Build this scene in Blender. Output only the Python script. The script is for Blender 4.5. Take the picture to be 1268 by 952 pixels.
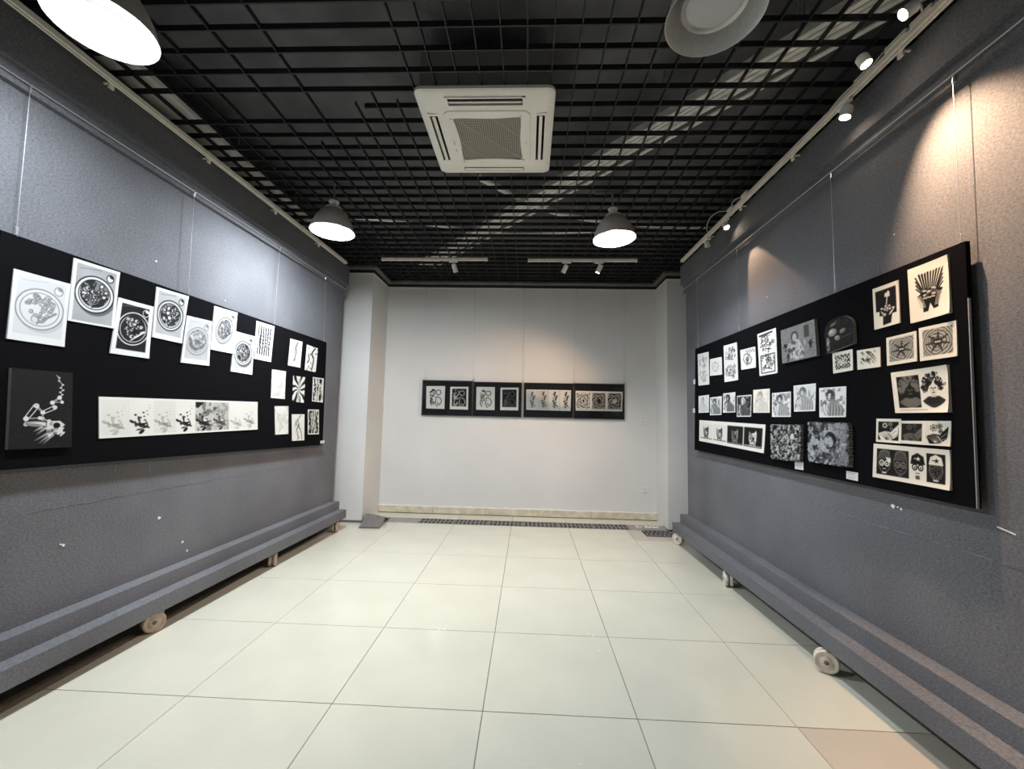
import bpy, math, random
import numpy as np
from mathutils import Vector, Matrix

for _o in list(bpy.data.objects):
    bpy.data.objects.remove(_o, do_unlink=True)
scene = bpy.context.scene
col = scene.collection

# ------------------------------------------------------------------ camera
CAM = Vector((0.2085, -2.2923, 1.5368))
PITCH, YAW, ROLL = 0.07612, 0.0404, 0.02208
fwd = Vector((-math.sin(YAW) * math.cos(PITCH), math.cos(YAW) * math.cos(PITCH), math.sin(PITCH)))
rt0 = Vector((math.cos(YAW), math.sin(YAW), 0))
up0 = rt0.cross(fwd)
rt = rt0 * math.cos(ROLL) + up0 * math.sin(ROLL)
up = up0 * math.cos(ROLL) - rt0 * math.sin(ROLL)
cam_data = bpy.data.cameras.new('camera')
cam = bpy.data.objects.new('camera', cam_data)
col.objects.link(cam)
cam.matrix_world = Matrix(((rt.x, up.x, -fwd.x, CAM.x), (rt.y, up.y, -fwd.y, CAM.y),
                           (rt.z, up.z, -fwd.z, CAM.z), (0, 0, 0, 1)))
cam_data.sensor_fit = 'HORIZONTAL'
cam_data.sensor_width = 36.0
cam_data.lens = 36.0 * 516.32 / 1268.0
cam_data.clip_start = 0.02
scene.camera = cam

# ------------------------------------------------------------------ world, exposure
world = bpy.data.worlds.new('world')
scene.world = world
world.use_nodes = True
world.node_tree.nodes['Background'].inputs[0].default_value = (0.8, 0.85, 1.0, 1)
world.node_tree.nodes['Background'].inputs[1].default_value = 0.0
vs = scene.view_settings
vs.view_transform = 'Standard'
vs.look = 'None'
vs.gamma = 1.0
vs.use_curve_mapping = False
vs.exposure = 0.6
# strengths of the lamps the room has (used by their builders below)
BAY_BRIGHT = 250.0      # lit high-bay diffusers on the left row
BAY_FAR = 520.0         # the glaring one towards the left pillar
BAY_RIGHT = 400.0        # the one lit high-bay on the right row
SPOT_WATT = 40.0        # warm track spots
COOL = (0.86, 0.93, 1.0)
WARM = (1.0, 0.66, 0.42)

# ------------------------------------------------------------------ materials
def lin(c):
    return tuple(((x / 255.0 + 0.055) / 1.055) ** 2.4 if x > 10 else x / 255.0 / 12.92 for x in c)

def mat(name, color, rough=0.6, metal=0.0, noise=None, bump=None, spec=0.5, coat=0.0):
    """noise=(scale, amount) varies the colour, bump=(scale, strength) the relief."""
    m = bpy.data.materials.new(name)
    m.use_nodes = True
    nt = m.node_tree
    b = nt.nodes['Principled BSDF']
    b.inputs['Base Color'].default_value = (*color, 1)
    b.inputs['Roughness'].default_value = rough
    b.inputs['Metallic'].default_value = metal
    b.inputs['Specular IOR Level'].default_value = spec
    b.inputs['Coat Weight'].default_value = coat
    tc = nt.nodes.new('ShaderNodeTexCoord')
    if noise:
        n = nt.nodes.new('ShaderNodeTexNoise')
        n.inputs['Scale'].default_value = noise[0]
        n.inputs['Detail'].default_value = 4
        nt.links.new(tc.outputs['Object'], n.inputs['Vector'])
        r = nt.nodes.new('ShaderNodeValToRGB')
        a = noise[1]
        r.color_ramp.elements[0].position = 0.3
        r.color_ramp.elements[1].position = 0.7
        r.color_ramp.elements[0].color = (*[c * (1 - a) for c in color], 1)
        r.color_ramp.elements[1].color = (*[min(1, c * (1 + a)) for c in color], 1)
        nt.links.new(n.outputs['Fac'], r.inputs['Fac'])
        nt.links.new(r.outputs['Color'], b.inputs['Base Color'])
    if bump:
        n2 = nt.nodes.new('ShaderNodeTexNoise')
        n2.inputs['Scale'].default_value = bump[0]
        n2.inputs['Detail'].default_value = 3
        nt.links.new(tc.outputs['Object'], n2.inputs['Vector'])
        bp = nt.nodes.new('ShaderNodeBump')
        bp.inputs['Strength'].default_value = bump[1]
        bp.inputs['Distance'].default_value = 0.004
        nt.links.new(n2.outputs['Fac'], bp.inputs['Height'])
        nt.links.new(bp.outputs['Normal'], b.inputs['Normal'])
    return m

def emit(name, color, strength):
    m = bpy.data.materials.new(name)
    m.use_nodes = True
    nt = m.node_tree
    nt.nodes.clear()
    e = nt.nodes.new('ShaderNodeEmission')
    e.inputs[0].default_value = (*color, 1)
    e.inputs[1].default_value = strength
    o = nt.nodes.new('ShaderNodeOutputMaterial')
    nt.links.new(e.outputs[0], o.inputs[0])
    return m

def felt_material():
    m = mat('grey_felt', (0.088, 0.09, 0.105), 0.95, bump=(420, 0.5), spec=0.15)
    nt = m.node_tree
    b = nt.nodes['Principled BSDF']
    tc = nt.nodes.new('ShaderNodeTexCoord')
    mp = nt.nodes.new('ShaderNodeMapping')
    mp.inputs['Scale'].default_value = (1, 1, 1.7)
    nt.links.new(tc.outputs['Object'], mp.inputs['Vector'])
    n1 = nt.nodes.new('ShaderNodeTexNoise')
    n1.inputs['Scale'].default_value = 70
    n1.inputs['Detail'].default_value = 6
    n1.inputs['Roughness'].default_value = 0.8
    n2 = nt.nodes.new('ShaderNodeTexNoise')
    n2.inputs['Scale'].default_value = 1.6
    n2.inputs['Detail'].default_value = 3
    nt.links.new(mp.outputs[0], n1.inputs['Vector'])
    nt.links.new(tc.outputs['Object'], n2.inputs['Vector'])
    r1 = nt.nodes.new('ShaderNodeValToRGB')
    r1.color_ramp.elements[0].position = 0.28
    r1.color_ramp.elements[1].position = 0.72
    r1.color_ramp.elements[0].color = (0.070, 0.071, 0.080, 1)
    r1.color_ramp.elements[1].color = (0.235, 0.238, 0.254, 1)
    nt.links.new(n1.outputs['Fac'], r1.inputs['Fac'])
    mx = nt.nodes.new('ShaderNodeMix')
    mx.data_type = 'RGBA'
    mx.blend_type = 'MULTIPLY'
    mx.inputs['Factor'].default_value = 1.0
    r2 = nt.nodes.new('ShaderNodeValToRGB')
    r2.color_ramp.elements[0].position = 0.35
    r2.color_ramp.elements[1].position = 0.65
    r2.color_ramp.elements[0].color = (0.86, 0.86, 0.86, 1)
    r2.color_ramp.elements[1].color = (1.06, 1.06, 1.06, 1)
    nt.links.new(n2.outputs['Fac'], r2.inputs['Fac'])
    nt.links.new(r1.outputs['Color'], mx.inputs['A'])
    nt.links.new(r2.outputs['Color'], mx.inputs['B'])
    nt.links.new(mx.outputs['Result'], b.inputs['Base Color'])
    return m

def ink_material(name, rough, spec, bump=0.0):
    m = mat(name, (1, 1, 1), rough, spec=spec, bump=(60, bump) if bump else None)
    nt = m.node_tree
    a = nt.nodes.new('ShaderNodeVertexColor')
    a.layer_name = 'ink'
    nt.links.new(a.outputs['Color'], nt.nodes['Principled BSDF'].inputs['Base Color'])
    return m

def glass_material():
    m = bpy.data.materials.new('picture_glass')
    m.use_nodes = True
    nt = m.node_tree
    nt.nodes.clear()
    t = nt.nodes.new('ShaderNodeBsdfTransparent')
    t.inputs[0].default_value = (0.99, 0.99, 0.99, 1)
    g = nt.nodes.new('ShaderNodeBsdfGlossy')
    g.inputs['Roughness'].default_value = 0.06
    fr = nt.nodes.new('ShaderNodeFresnel')
    fr.inputs['IOR'].default_value = 1.3
    mx = nt.nodes.new('ShaderNodeMixShader')
    o = nt.nodes.new('ShaderNodeOutputMaterial')
    nt.links.new(fr.outputs[0], mx.inputs[0])
    nt.links.new(t.outputs[0], mx.inputs[1])
    nt.links.new(g.outputs[0], mx.inputs[2])
    nt.links.new(mx.outputs[0], o.inputs[0])
    return m

M = {}
M['felt'] = felt_material()
M['seam'] = mat('felt_seam', (0.17, 0.175, 0.19), 0.95, noise=(30, 0.5), spec=0.1)
M['paper_scrap'] = mat('torn_white_paper', (0.75, 0.75, 0.75), 0.9)
M['tile'] = mat('cream_polished_tile', (0.60, 0.59, 0.49), 0.13, noise=(2.2, 0.04), spec=0.45)
M['tile_tan'] = mat('tan_polished_tile', (0.51, 0.455, 0.375), 0.16, noise=(2.2, 0.04), spec=0.45)
M['grout'] = mat('dark_grout', (0.17, 0.155, 0.125), 0.9, noise=(30, 0.2))
M['wall'] = mat('white_wall_paint', (0.70, 0.69, 0.67), 0.75, noise=(1.3, 0.035), bump=(18, 0.08), spec=0.3)
M['wall_rough'] = mat('peeling_white_plaster', (0.80, 0.79, 0.76), 0.9, noise=(25, 0.12))
M['stone'] = mat('cream_stone_skirting', (0.62, 0.56, 0.43), 0.4, noise=(9, 0.18))
M['black_paint'] = mat('black_ceiling_paint', (0.125, 0.125, 0.13), 0.9, noise=(3, 0.3))
M['slat'] = mat('black_slat', (0.010, 0.010, 0.012), 0.55, noise=(8, 0.3))
M['grey_trim'] = mat('dark_grey_moulding', (0.13, 0.125, 0.12), 0.5, noise=(5, 0.2))
M['dark_trim'] = mat('brown_black_moulding', (0.022, 0.019, 0.017), 0.6)
M['trunking'] = mat('pale_galvanised_metal', (0.88, 0.86, 0.80), 0.4, noise=(6, 0.08))
M['ac'] = mat('ivory_plastic', (0.90, 0.875, 0.80), 0.38, noise=(3, 0.03))
M['ac_inside'] = mat('grey_vent_lining', (0.30, 0.29, 0.27), 0.7)
M['ac_line'] = mat('pale_grille_wire', (0.55, 0.53, 0.49), 0.5)
M['track'] = mat('cream_track_metal', (0.80, 0.75, 0.66), 0.4, noise=(12, 0.06))
M['white_metal'] = mat('white_enamel', (0.86, 0.85, 0.81), 0.35)
M['shade_out'] = mat('spun_aluminium', (0.62, 0.57, 0.52), 0.45, metal=0.2, noise=(7, 0.08))
M['shade_in'] = mat('white_reflector', (0.70, 0.70, 0.70), 0.33, metal=0.25, noise=(60, 0.07))
M['shade_ring'] = mat('grey_lamp_ring', (0.48, 0.47, 0.46), 0.3, metal=0.4)
M['diffuser_off'] = mat('unlit_diffuser', (0.50, 0.50, 0.52), 0.5)
M['diffuser_on'] = emit('lit_diffuser', COOL, BAY_BRIGHT)
M['diffuser_far'] = emit('lit_far_diffuser', COOL, BAY_FAR)
M['diffuser_right'] = emit('lit_recessed_diffuser', COOL, BAY_RIGHT)
M['spot_lens'] = emit('lit_spot_lens', (1.0, 0.80, 0.58), 60.0)
M['lens_off'] = mat('unlit_spot_lens', (0.5, 0.48, 0.45), 0.15)
M['cable'] = mat('grey_white_cable', (0.45, 0.41, 0.36), 0.5)
M['steel'] = mat('thin_steel', (0.52, 0.53, 0.55), 0.35, metal=0.7)
M['board'] = mat('black_board_cloth', (0.0065, 0.0065, 0.0075), 1.0, noise=(200, 0.3), spec=0.0)
M['board_edge'] = mat('bare_aluminium_edge', (0.34, 0.33, 0.33), 0.45, metal=0.3)
M['frame_black'] = mat('black_picture_frame', (0.012, 0.011, 0.011), 0.35)
M['mat_black'] = mat('charcoal_mount_card', (0.018, 0.018, 0.019), 0.95, spec=0.05)
M['glass'] = glass_material()
M['paper'] = ink_material('inked_paper', 0.85, 0.12)
M['paint'] = ink_material('painted_canvas', 0.75, 0.12, 0.4)
M['canvas_side'] = mat('raw_canvas_edge', (0.18, 0.175, 0.17), 0.9)
M['caster'] = mat('brown_caster_plastic', (0.52, 0.40, 0.32), 0.5, noise=(25, 0.2))  # browner base colour, used for the left panel's wheels
M['caster_pale'] = mat('pale_caster_plastic', (0.70, 0.64, 0.55), 0.5, noise=(25, 0.2))
M['caster_hub'] = mat('caster_hub', (0.16, 0.13, 0.11), 0.6)
M['fork'] = mat('caster_fork_steel', (0.32, 0.31, 0.30), 0.4, metal=0.6)
M['drain'] = mat('cast_drain_cover', (0.16, 0.155, 0.145), 0.55, noise=(40, 0.25))
M['drain_plate'] = mat('grey_cover_plate', (0.27, 0.26, 0.235), 0.55, noise=(20, 0.2))
M['pit'] = mat('dirty_gutter_cement', (0.07, 0.065, 0.055), 0.95, noise=(14, 0.4))
M['socket'] = mat('white_socket_plastic', (0.74, 0.74, 0.73), 0.35)
M['socket_dark'] = mat('socket_slot_shade', (0.05, 0.05, 0.05), 0.6)

def grille_material():
    m = mat('perforated_intake', (0.3, 0.28, 0.24), 0.6)
    nt = m.node_tree
    b = nt.nodes['Principled BSDF']
    tc = nt.nodes.new('ShaderNodeTexCoord')
    mp = nt.nodes.new('ShaderNodeMapping')
    mp.inputs['Rotation'].default_value = (0, 0, math.radians(45))
    ck = nt.nodes.new('ShaderNodeTexChecker')
    ck.inputs['Scale'].default_value = 90
    ck.inputs['Color1'].default_value = (0.40, 0.37, 0.31, 1)
    ck.inputs['Color2'].default_value = (0.10, 0.09, 0.075, 1)
    nt.links.new(tc.outputs['Object'], mp.inputs['Vector'])
    nt.links.new(mp.outputs[0], ck.inputs['Vector'])
    nt.links.new(ck.outputs['Color'], b.inputs['Base Color'])
    return m
M['grille'] = grille_material()

# ------------------------------------------------------------------ mesh helpers
class MB:
    """collects shapes into one mesh; every face carries a material slot index"""
    def __init__(self):
        self.v, self.f, self.mi = [], [], []
    def add(self, v, f, mi=0):
        n = len(self.v)
        self.v += [tuple(p) for p in v]
        self.f += [tuple(i + n for i in q) for q in f]
        self.mi += [mi] * len(f)
        return self
    def box(self, x0, x1, y0, y1, z0, z1, mi=0):
        v = [(x0, y0, z0), (x1, y0, z0), (x1, y1, z0), (x0, y1, z0), (x0, y0, z1), (x1, y0, z1), (x1, y1, z1), (x0, y1, z1)]
        f = [(0, 3, 2, 1), (4, 5, 6, 7), (0, 1, 5, 4), (1, 2, 6, 5), (2, 3, 7, 6), (3, 0, 4, 7)]
        return self.add(v, f, mi)
    def bevbox(self, x0, x1, y0, y1, z0, z1, b, mi=0):
        """box with a chamfer on every vertical and top edge"""
        def ring(z, i):
            return [(x0 + i + b, y0 + i, z), (x1 - i - b, y0 + i, z), (x1 - i, y0 + i + b, z), (x1 - i, y1 - i - b, z),
                    (x1 - i - b, y1 - i, z), (x0 + i + b, y1 - i, z), (x0 + i, y1 - i - b, z), (x0 + i, y0 + i + b, z)]
        v = ring(z0, 0) + ring(z1 - b, 0) + ring(z1, b * 0.7)
        f = [tuple(reversed(range(8))), tuple(range(16, 24))]
        for r in (0, 8):
            for i in range(8):
                j = (i + 1) % 8
                f.append((r + i, r + j, r + 8 + j, r + 8 + i))
        return self.add(v, f, mi)
    def lathe(self, prof, n=32, mi=0, axis='Z', c=(0, 0, 0), close=False):
        v, f = [], []
        m = len(prof)
        for k in range(n):
            a = 2 * math.pi * k / n
            for r, h in prof:
                p = (r * math.cos(a), r * math.sin(a), h)
                if axis == 'X':
                    p = (p[2], p[0], p[1])
                elif axis == 'Y':
                    p = (p[1], p[2], p[0])
                v.append((p[0] + c[0], p[1] + c[1], p[2] + c[2]))
        for k in range(n):
            k2 = (k + 1) % n
            for i in range(m if close else m - 1):
                j = (i + 1) % m
                f.append((k * m + i, k2 * m + i, k2 * m + j, k * m + j))
        return self.add(v, f, mi)
    def tube(self, pts, r, n=6, mi=0):
        pts = [Vector(p) for p in pts]
        v, f = [], []
        for i, p in enumerate(pts):
            t = (pts[min(i + 1, len(pts) - 1)] - pts[max(i - 1, 0)]).normalized()
            ref = Vector((0, 0, 1)) if abs(t.z) < 0.9 else Vector((1, 0, 0))
            a = t.cross(ref).normalized()
            b = t.cross(a)
            for k in range(n):
                th = 2 * math.pi * k / n
                v.append(p + a * r * math.cos(th) + b * r * math.sin(th))
        for i in range(len(pts) - 1):
            for k in range(n):
                k2 = (k + 1) % n
                f.append((i * n + k, (i + 1) * n + k, (i + 1) * n + k2, i * n + k2))
        f.append(tuple(range(n)))
        f.append(tuple(reversed(range((len(pts) - 1) * n, len(pts) * n))))
        return self.add(v, f, mi)
    def mesh(self, name, mats):
        me = bpy.data.meshes.new(name)
        me.from_pydata(self.v, [], self.f)
        mats = mats if isinstance(mats, (list, tuple)) else [mats]
        for m in mats:
            me.materials.append(m)
        if any(self.mi):
            me.polygons.foreach_set('material_index', self.mi)
        me.update()
        return me

def link(name, data, parent=None, loc=(0, 0, 0), rot=(0, 0, 0), smooth=None):
    o = bpy.data.objects.new(name, data)
    col.objects.link(o)
    o.location = loc
    o.rotation_euler = rot
    if parent is not None:
        o.parent = parent
    if smooth is not None and data is not None:
        data.polygons.foreach_set('use_smooth', [True] * len(data.polygons))
        data.update()
        if smooth < 180:
            md = o.modifiers.new('edges', 'EDGE_SPLIT')
            md.split_angle = math.radians(smooth)
    return o

def part(name, mb, mats, parent=None, loc=(0, 0, 0), rot=(0, 0, 0), smooth=None):
    return link(name, mb.mesh(name, mats), parent, loc, rot, smooth)

def tag(o, label, cat, group=None):
    o['label'] = label
    o['category'] = cat
    if group:
        o['group'] = group
    return o

def struct(o, label=None):
    o['kind'] = 'structure'
    if label:
        o['label'] = label
    return o

def thing(name, label, cat, loc=(0, 0, 0), rot=(0, 0, 0), group=None):
    return tag(link(name, None, None, loc, rot), label, cat, group)

def copy_tree(o, parent=None):
    c = o.copy()
    col.objects.link(c)
    c.parent = parent
    for ch in list(o.children):
        copy_tree(ch, c)
    return c

# ================================================================== THE SETTING
X0, X1, Y0, Y1 = -3.15, 2.95, -5.6, 4.29       # the room behind the movable panels
ZTOP = 4.15
PIT0, PIT1 = 3.69, 3.985

# ---- floor: base slab with a gutter, each tile a piece of its own
fb = MB()
HX0, HX1, HY0 = 1.80, 2.40, 3.40          # second pit, under the small grate
fb.box(X0, X1, Y0, HY0, -0.12, -0.0035)
fb.box(X0, HX0, HY0, PIT0, -0.12, -0.0035)
fb.box(HX1, X1, HY0, PIT0, -0.12, -0.0035)
fb.box(HX0, HX1, HY0, PIT0, -0.12, -0.07, 1)
fb.box(X0, X1, PIT1, Y1, -0.12, -0.0035)
fb.box(X0, X1, PIT0, PIT1, -0.12, -0.07, 1)
floor = struct(part('floor', fb, [M['grout'], M['pit']]), 'polished cream tiled floor with thin dark joints')

def tile_mesh(w, d, m, name='tile'):
    b = 0.0015
    mb = MB()
    v = [(-w / 2, -d / 2, -0.0034), (w / 2, -d / 2, -0.0034), (w / 2, d / 2, -0.0034), (-w / 2, d / 2, -0.0034),
         (-w / 2 + b, -d / 2 + b, 0), (w / 2 - b, -d / 2 + b, 0), (w / 2 - b, d / 2 - b, 0), (-w / 2 + b, d / 2 - b, 0)]
    f = [(4, 5, 6, 7), (0, 1, 5, 4), (1, 2, 6, 5), (2, 3, 7, 6), (3, 0, 4, 7)]
    mb.add(v, f)
    return mb.mesh(name, m)

J = 0.0035
tm = tile_mesh(0.8 - J, 0.8 - J, M['tile'])
tm_tan = tile_mesh(0.8 - J, 0.8 - J, M['tile_tan'], 'tile_tan')
rowc = PIT0 - 3.2
tm_cut = tile_mesh(0.8 - J, rowc - J, M['tile'], 'tile_cut')
bk = Y1 - PIT1
tm_back = tile_mesh(0.8 - J, bk - J, M['tile'], 'tile_back')
for i in range(-3, 3):
    for j in range(-7, 4):
        me = tm_tan if (i, j) == (2, -1) else tm
        link('tile', me, floor, (i * 0.8 + 0.4, j * 0.8 + 0.4, 0))
    if i == 2:      # the corner piece is cut round the small grate
        link('tile', tile_mesh(0.2 - J, rowc - J, M['tile_tan'], 'tile_narrow'), floor, (1.7, 3.2 + rowc / 2, 0))
        link('tile', tile_mesh(0.6 - J, 0.2 - J, M['tile_tan'], 'tile_narrow'), floor, (2.1, 3.3, 0))
        fb2 = MB().box(2.185, 2.4, 3.4, PIT0, -0.07, -0.0005)
        part('gutter_edge', fb2, M['grout'], floor)
    else:
        link('tile', tm_cut, floor, (i * 0.8 + 0.4, 3.2 + rowc / 2, 0))
    link('tile', tm_back, floor, (i * 0.8 + 0.4, PIT1 + bk / 2, 0))

# dried paint flecks on the tiles
random.seed(21)
for fx, fy, fr_ in ((-0.365, 0.81, 0.011), (-0.40, 0.80, 0.007), (0.665, 0.83, 0.008), (0.70, 0.82, 0.007), (0.69, 0.80, 0.006), (0.71, 0.62, 0.008), (-1.55, 0.62, 0.006), (0.47, -0.30, 0.007)):
    pts = [(fx + fr_ * random.uniform(0.6, 1.3) * math.cos(t_), fy + fr_ * random.uniform(0.4, 0.9) * math.sin(t_)) for t_ in np.linspace(0, 2 * math.pi, 8)[:-1]]
    k_ = len(pts)
    part('paint_fleck', MB().add([(x, y, 0.0008) for x, y in pts] + [(x, y, 0.0) for x, y in pts],
         [tuple(range(k_))] + [(i, k_ + i, k_ + (i + 1) % k_, (i + 1) % k_) for i in range(k_)]), M['paper_scrap'], floor)

# ---- walls and pillars
def wall(name, x0, x1, y0, y1, z0, z1, label):
    return struct(part(name, MB().box(x0, x1, y0, y1, z0, z1), M['wall']), label)
wall('wall_back', X0, X1, Y1, Y1 + 0.2, -0.12, ZTOP, 'plain white painted back wall with a warm pool of light')
wall('wall_left', X0 - 0.2, X0, Y0, Y1 + 0.2, -0.12, ZTOP, 'white side wall hidden behind the left felt panel')
wall('wall_right', X1, X1 + 0.2, Y0, Y1 + 0.2, -0.12, ZTOP, 'white side wall hidden behind the right felt panel')
wall('wall_front', X0 - 0.2, X1 + 0.2, Y0 - 0.2, Y0, -0.12, ZTOP, 'white wall behind the photographer')
PLY, PRY, PLX, PRX = 3.62, 3.77, -2.105, 2.2
wall('pillar_left', X0, PLX, PLY, Y1, 0, 3.60, 'white painted pillar left of the back wall')
wall('pillar_right', PRX, X1, PRY, Y1, 0, 3.60, 'white painted pillar right of the back wall')

# stone skirting of the back wall in lengths, with the ragged plaster edge above it
bb = struct(part('baseboard_back', MB().box(PLX, PRX, Y1 - 0.006, Y1, 0.0, 0.108), M['grout']), 'cream stone skirting along the back wall')
random.seed(5)
xs = [PLX, -1.25, -0.42, 0.38, 1.2, PRX]
for a, b in zip(xs[:-1], xs[1:]):
    part('skirting_stone', MB().bevbox(a + 0.002, b - 0.002, Y1 - 0.022, Y1 - 0.006, 0.010, 0.108, 0.003), M['stone'], bb)
rg = MB()
x = PLX
while x < PRX - 0.02:
    w = random.uniform(0.06, 0.22)
    rg.box(x, min(x + w, PRX), Y1 - 0.012, Y1, 0.108, 0.112 + random.uniform(0.0, 0.012))
    x += w
part('plaster_edge', rg, M['wall_rough'], bb)
pb = MB().box(PLX - 0.7, PLX + 0.012, PLY - 0.012, PLY, 0, 0.03)
struct(part('trim_1', pb, M['grey_trim']), 'thin grey floor strip at the foot of the left pillar')

# moulding under the ceiling, following pillars and wall
def moulding(name, prof, path, m, label):
    """prof: (out, z) pairs; path: list of (x, y) seen from the room, room on the right hand side"""
    mb = MB()
    n = len(prof)
    P = [Vector(p) for p in path]
    for i, p in enumerate(P):
        d0 = (P[i] - P[i - 1]).normalized() if i else (P[1] - P[0]).normalized()
        d1 = (P[i + 1] - P[i]).normalized() if i < len(P) - 1 else d0
        n0, n1 = Vector((d0.y, -d0.x)), Vector((d1.y, -d1.x))
        mt = (n0 + n1) / (1 + n0.dot(n1))
        for o, z in prof:
            mb.v.append((p.x + mt.x * o, p.y + mt.y * o, z))
    for i in range(len(P) - 1):
        for k in range(n):
            k2 = (k + 1) % n
            mb.f.append((i * n + k, i * n + k2, (i + 1) * n + k2, (i + 1) * n + k))
            mb.mi.append(0)
    return struct(part(name, mb, m), label)
path = [(-2.9, PLY), (PLX, PLY), (PLX, Y1), (PRX, Y1), (PRX, PRY), (2.8, PRY)]
moulding('trim_2', [(0, 3.595), (0.010, 3.595), (0.010, 3.64), (0, 3.64)], path, M['dark_trim'], 'dark recessed band above the white walls')
moulding('trim_3', [(0, 3.64), (0.05, 3.64), (0.065, 3.655), (0.065, 3.69), (0.03, 3.70), (0, 3.70)], path, M['grey_trim'], 'grey moulding ledge under the black slats')
re = MB()
x = PLX
while x < PRX - 0.02:
    w = random.uniform(0.1, 0.5)
    re.box(x, min(x + w, PRX), Y1 - 0.006, Y1, 3.583 + random.uniform(-0.006, 0.005), 3.595)
    x += w
re.box(-2.6, PLX + 0.004, PLY - 0.006, PLY, 3.57, 3.595)
re.box(PLX, PLX + 0.006, PLY, Y1, 3.58, 3.595)
re.box(PRX - 0.006, PRX, PRY, Y1, 3.585, 3.595)
re.box(PRX - 0.004, 2.6, PRY - 0.006, PRY, 3.58, 3.595)
struct(part('trim_4', re, M['wall_rough']), 'ragged white plaster line along the wall top')
# upper wall above the moulding is painted black like the ceiling
ub = MB().box(X0, X1, Y1 - 0.02, Y1, 3.70, ZTOP)
ub.box(X0, PLX, PLY, Y1, 3.60, ZTOP).box(PRX, X1, PRY, Y1, 3.60, ZTOP)
ub.box(X0, X0 + 0.02, Y0, PLY, 3.70, ZTOP).box(X1 - 0.02, X1, Y0, PRY, 3.70, ZTOP)
struct(part('trim_5', ub, M['black_paint']), 'black painted wall band above the slat grid')

# ---- ceiling: black slab, grid of slats below it
ceiling = struct(part('ceiling', MB().box(X0 - 0.2, X1 + 0.2, Y0 - 0.2, Y1 + 0.2, ZTOP, ZTOP + 0.1), M['black_paint']),
                 'black ceiling seen through an open grid of slats')
GZ = 3.67
SX = lambda x: 0.2085 + (x - 0.2085) * 1.034      # grid positions measured for 3.60 m, carried to the grid height
SY = lambda y: -2.2923 + (y + 2.2923) * 1.034
GX0, GX1 = -2.60, 2.42
AC_X, AC_Y, AC_H = -0.118, 0.695, 0.465
CUT = 0.435                                      # half size of the opening cut for the air conditioner
cross_full = MB().box(GX0, GX1, -0.0045, 0.0045, 0, 0.036).mesh('slat_cross', M['slat'])
cross_l = MB().box(GX0, AC_X - CUT, -0.0045, 0.0045, 0, 0.036).mesh('slat_cross_left', M['slat'])
cross_r = MB().box(AC_X + CUT, GX1, -0.0045, 0.0045, 0, 0.036).mesh('slat_cross_right', M['slat'])
yy = SY(0.056) - 0.15 * 30
while yy < Y1 - 0.08:
    if -5.2 < yy:
        if abs(yy - SY(0.335)) < 0.05:      # a slat broken off on the left
            link('slat', MB().box(-0.98, AC_X - CUT, -0.0045, 0.0045, 0, 0.036).mesh('slat_short', M['slat']), ceiling, (0, yy, GZ))
            link('slat', cross_r, ceiling, (0, yy, GZ))
        elif abs(yy - AC_Y) < CUT:
            link('slat', cross_l, ceiling, (0, yy, GZ))
            link('slat', cross_r, ceiling, (0, yy, GZ))
        else:
            link('slat', cross_full, ceiling, (0, yy, GZ), (0, 0, random.uniform(-0.0025, 0.0025)))
    yy += 0.15
BROKEN = {-0.704: 0.30, -0.849: 0.22, -0.994: 0.32, -1.139: 0.64, -1.429: 0.72, -1.719: 1.1}
xx = 0.311 - 0.145 * 19
long_cache = {}
while SX(xx) < GX1:
    s0 = -5.2
    for bx, by in BROKEN.items():
        if abs(xx - bx) < 0.03:
            s0 = SY(by)
    if SX(xx) > GX0:
        runs = [(s0, Y1 - 0.06)]
        if abs(SX(xx) - AC_X) < CUT:
            runs = [(s0, AC_Y - CUT), (AC_Y + CUT, Y1 - 0.06)]
        for r0, r1 in runs:
            if r1 - r0 < 0.02:
                continue
            key = (round(r0, 3), round(r1, 3))
            if key not in long_cache:
                long_cache[key] = MB().box(-0.0035, 0.0035, r0, r1, 0.003, 0.034).mesh('slat_long', M['slat'])
            link('slat', long_cache[key], ceiling, (SX(xx), 0, GZ))
    xx += 0.145

# ---- services above the grid
TRZ = 3.735
a, b = Vector((-1.402, 3.682, TRZ)), Vector((2.288, -0.571, TRZ))
d = (b - a).normalized()
n = Vector((-d.y, d.x, 0))          # points to the upper right of the run
tray = thing('cable_tray', 'pale ribbed metal cable tray running diagonally above the ceiling slats', 'cable tray', a)
L = (b - a).length
rz = math.atan2(d.y, d.x)
mb = MB()
for q in (-0.038, 0.0, 0.038):
    mb.box(0, L, q - 0.014, q + 0.014, 0, 0.012)
part('tray_bed', mb, M['trunking'], tray, rot=(0, 0, rz))
rung = MB().box(0, 0.02, -0.055, 0.055, 0.0115, 0.02).mesh('tray_rung', M['trunking'])
for i in range(int(L / 0.4) + 1):
    link('tray_rung', rung, tray, d * (i * 0.4), (0, 0, rz))
for q in (-0.058, 0.054):
    part('tray_rail', MB().box(0, L, q, q + 0.004, 0.0, 0.06), M['trunking'], tray, rot=(0, 0, rz))
for i in range(5):
    t = (i + 0.5) * L / 5
    p = d * t
    part('hanger_rod', MB().tube([(p.x, p.y, 0.02), (p.x, p.y, ZTOP - TRZ)], 0.005), M['steel'], tray)
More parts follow.
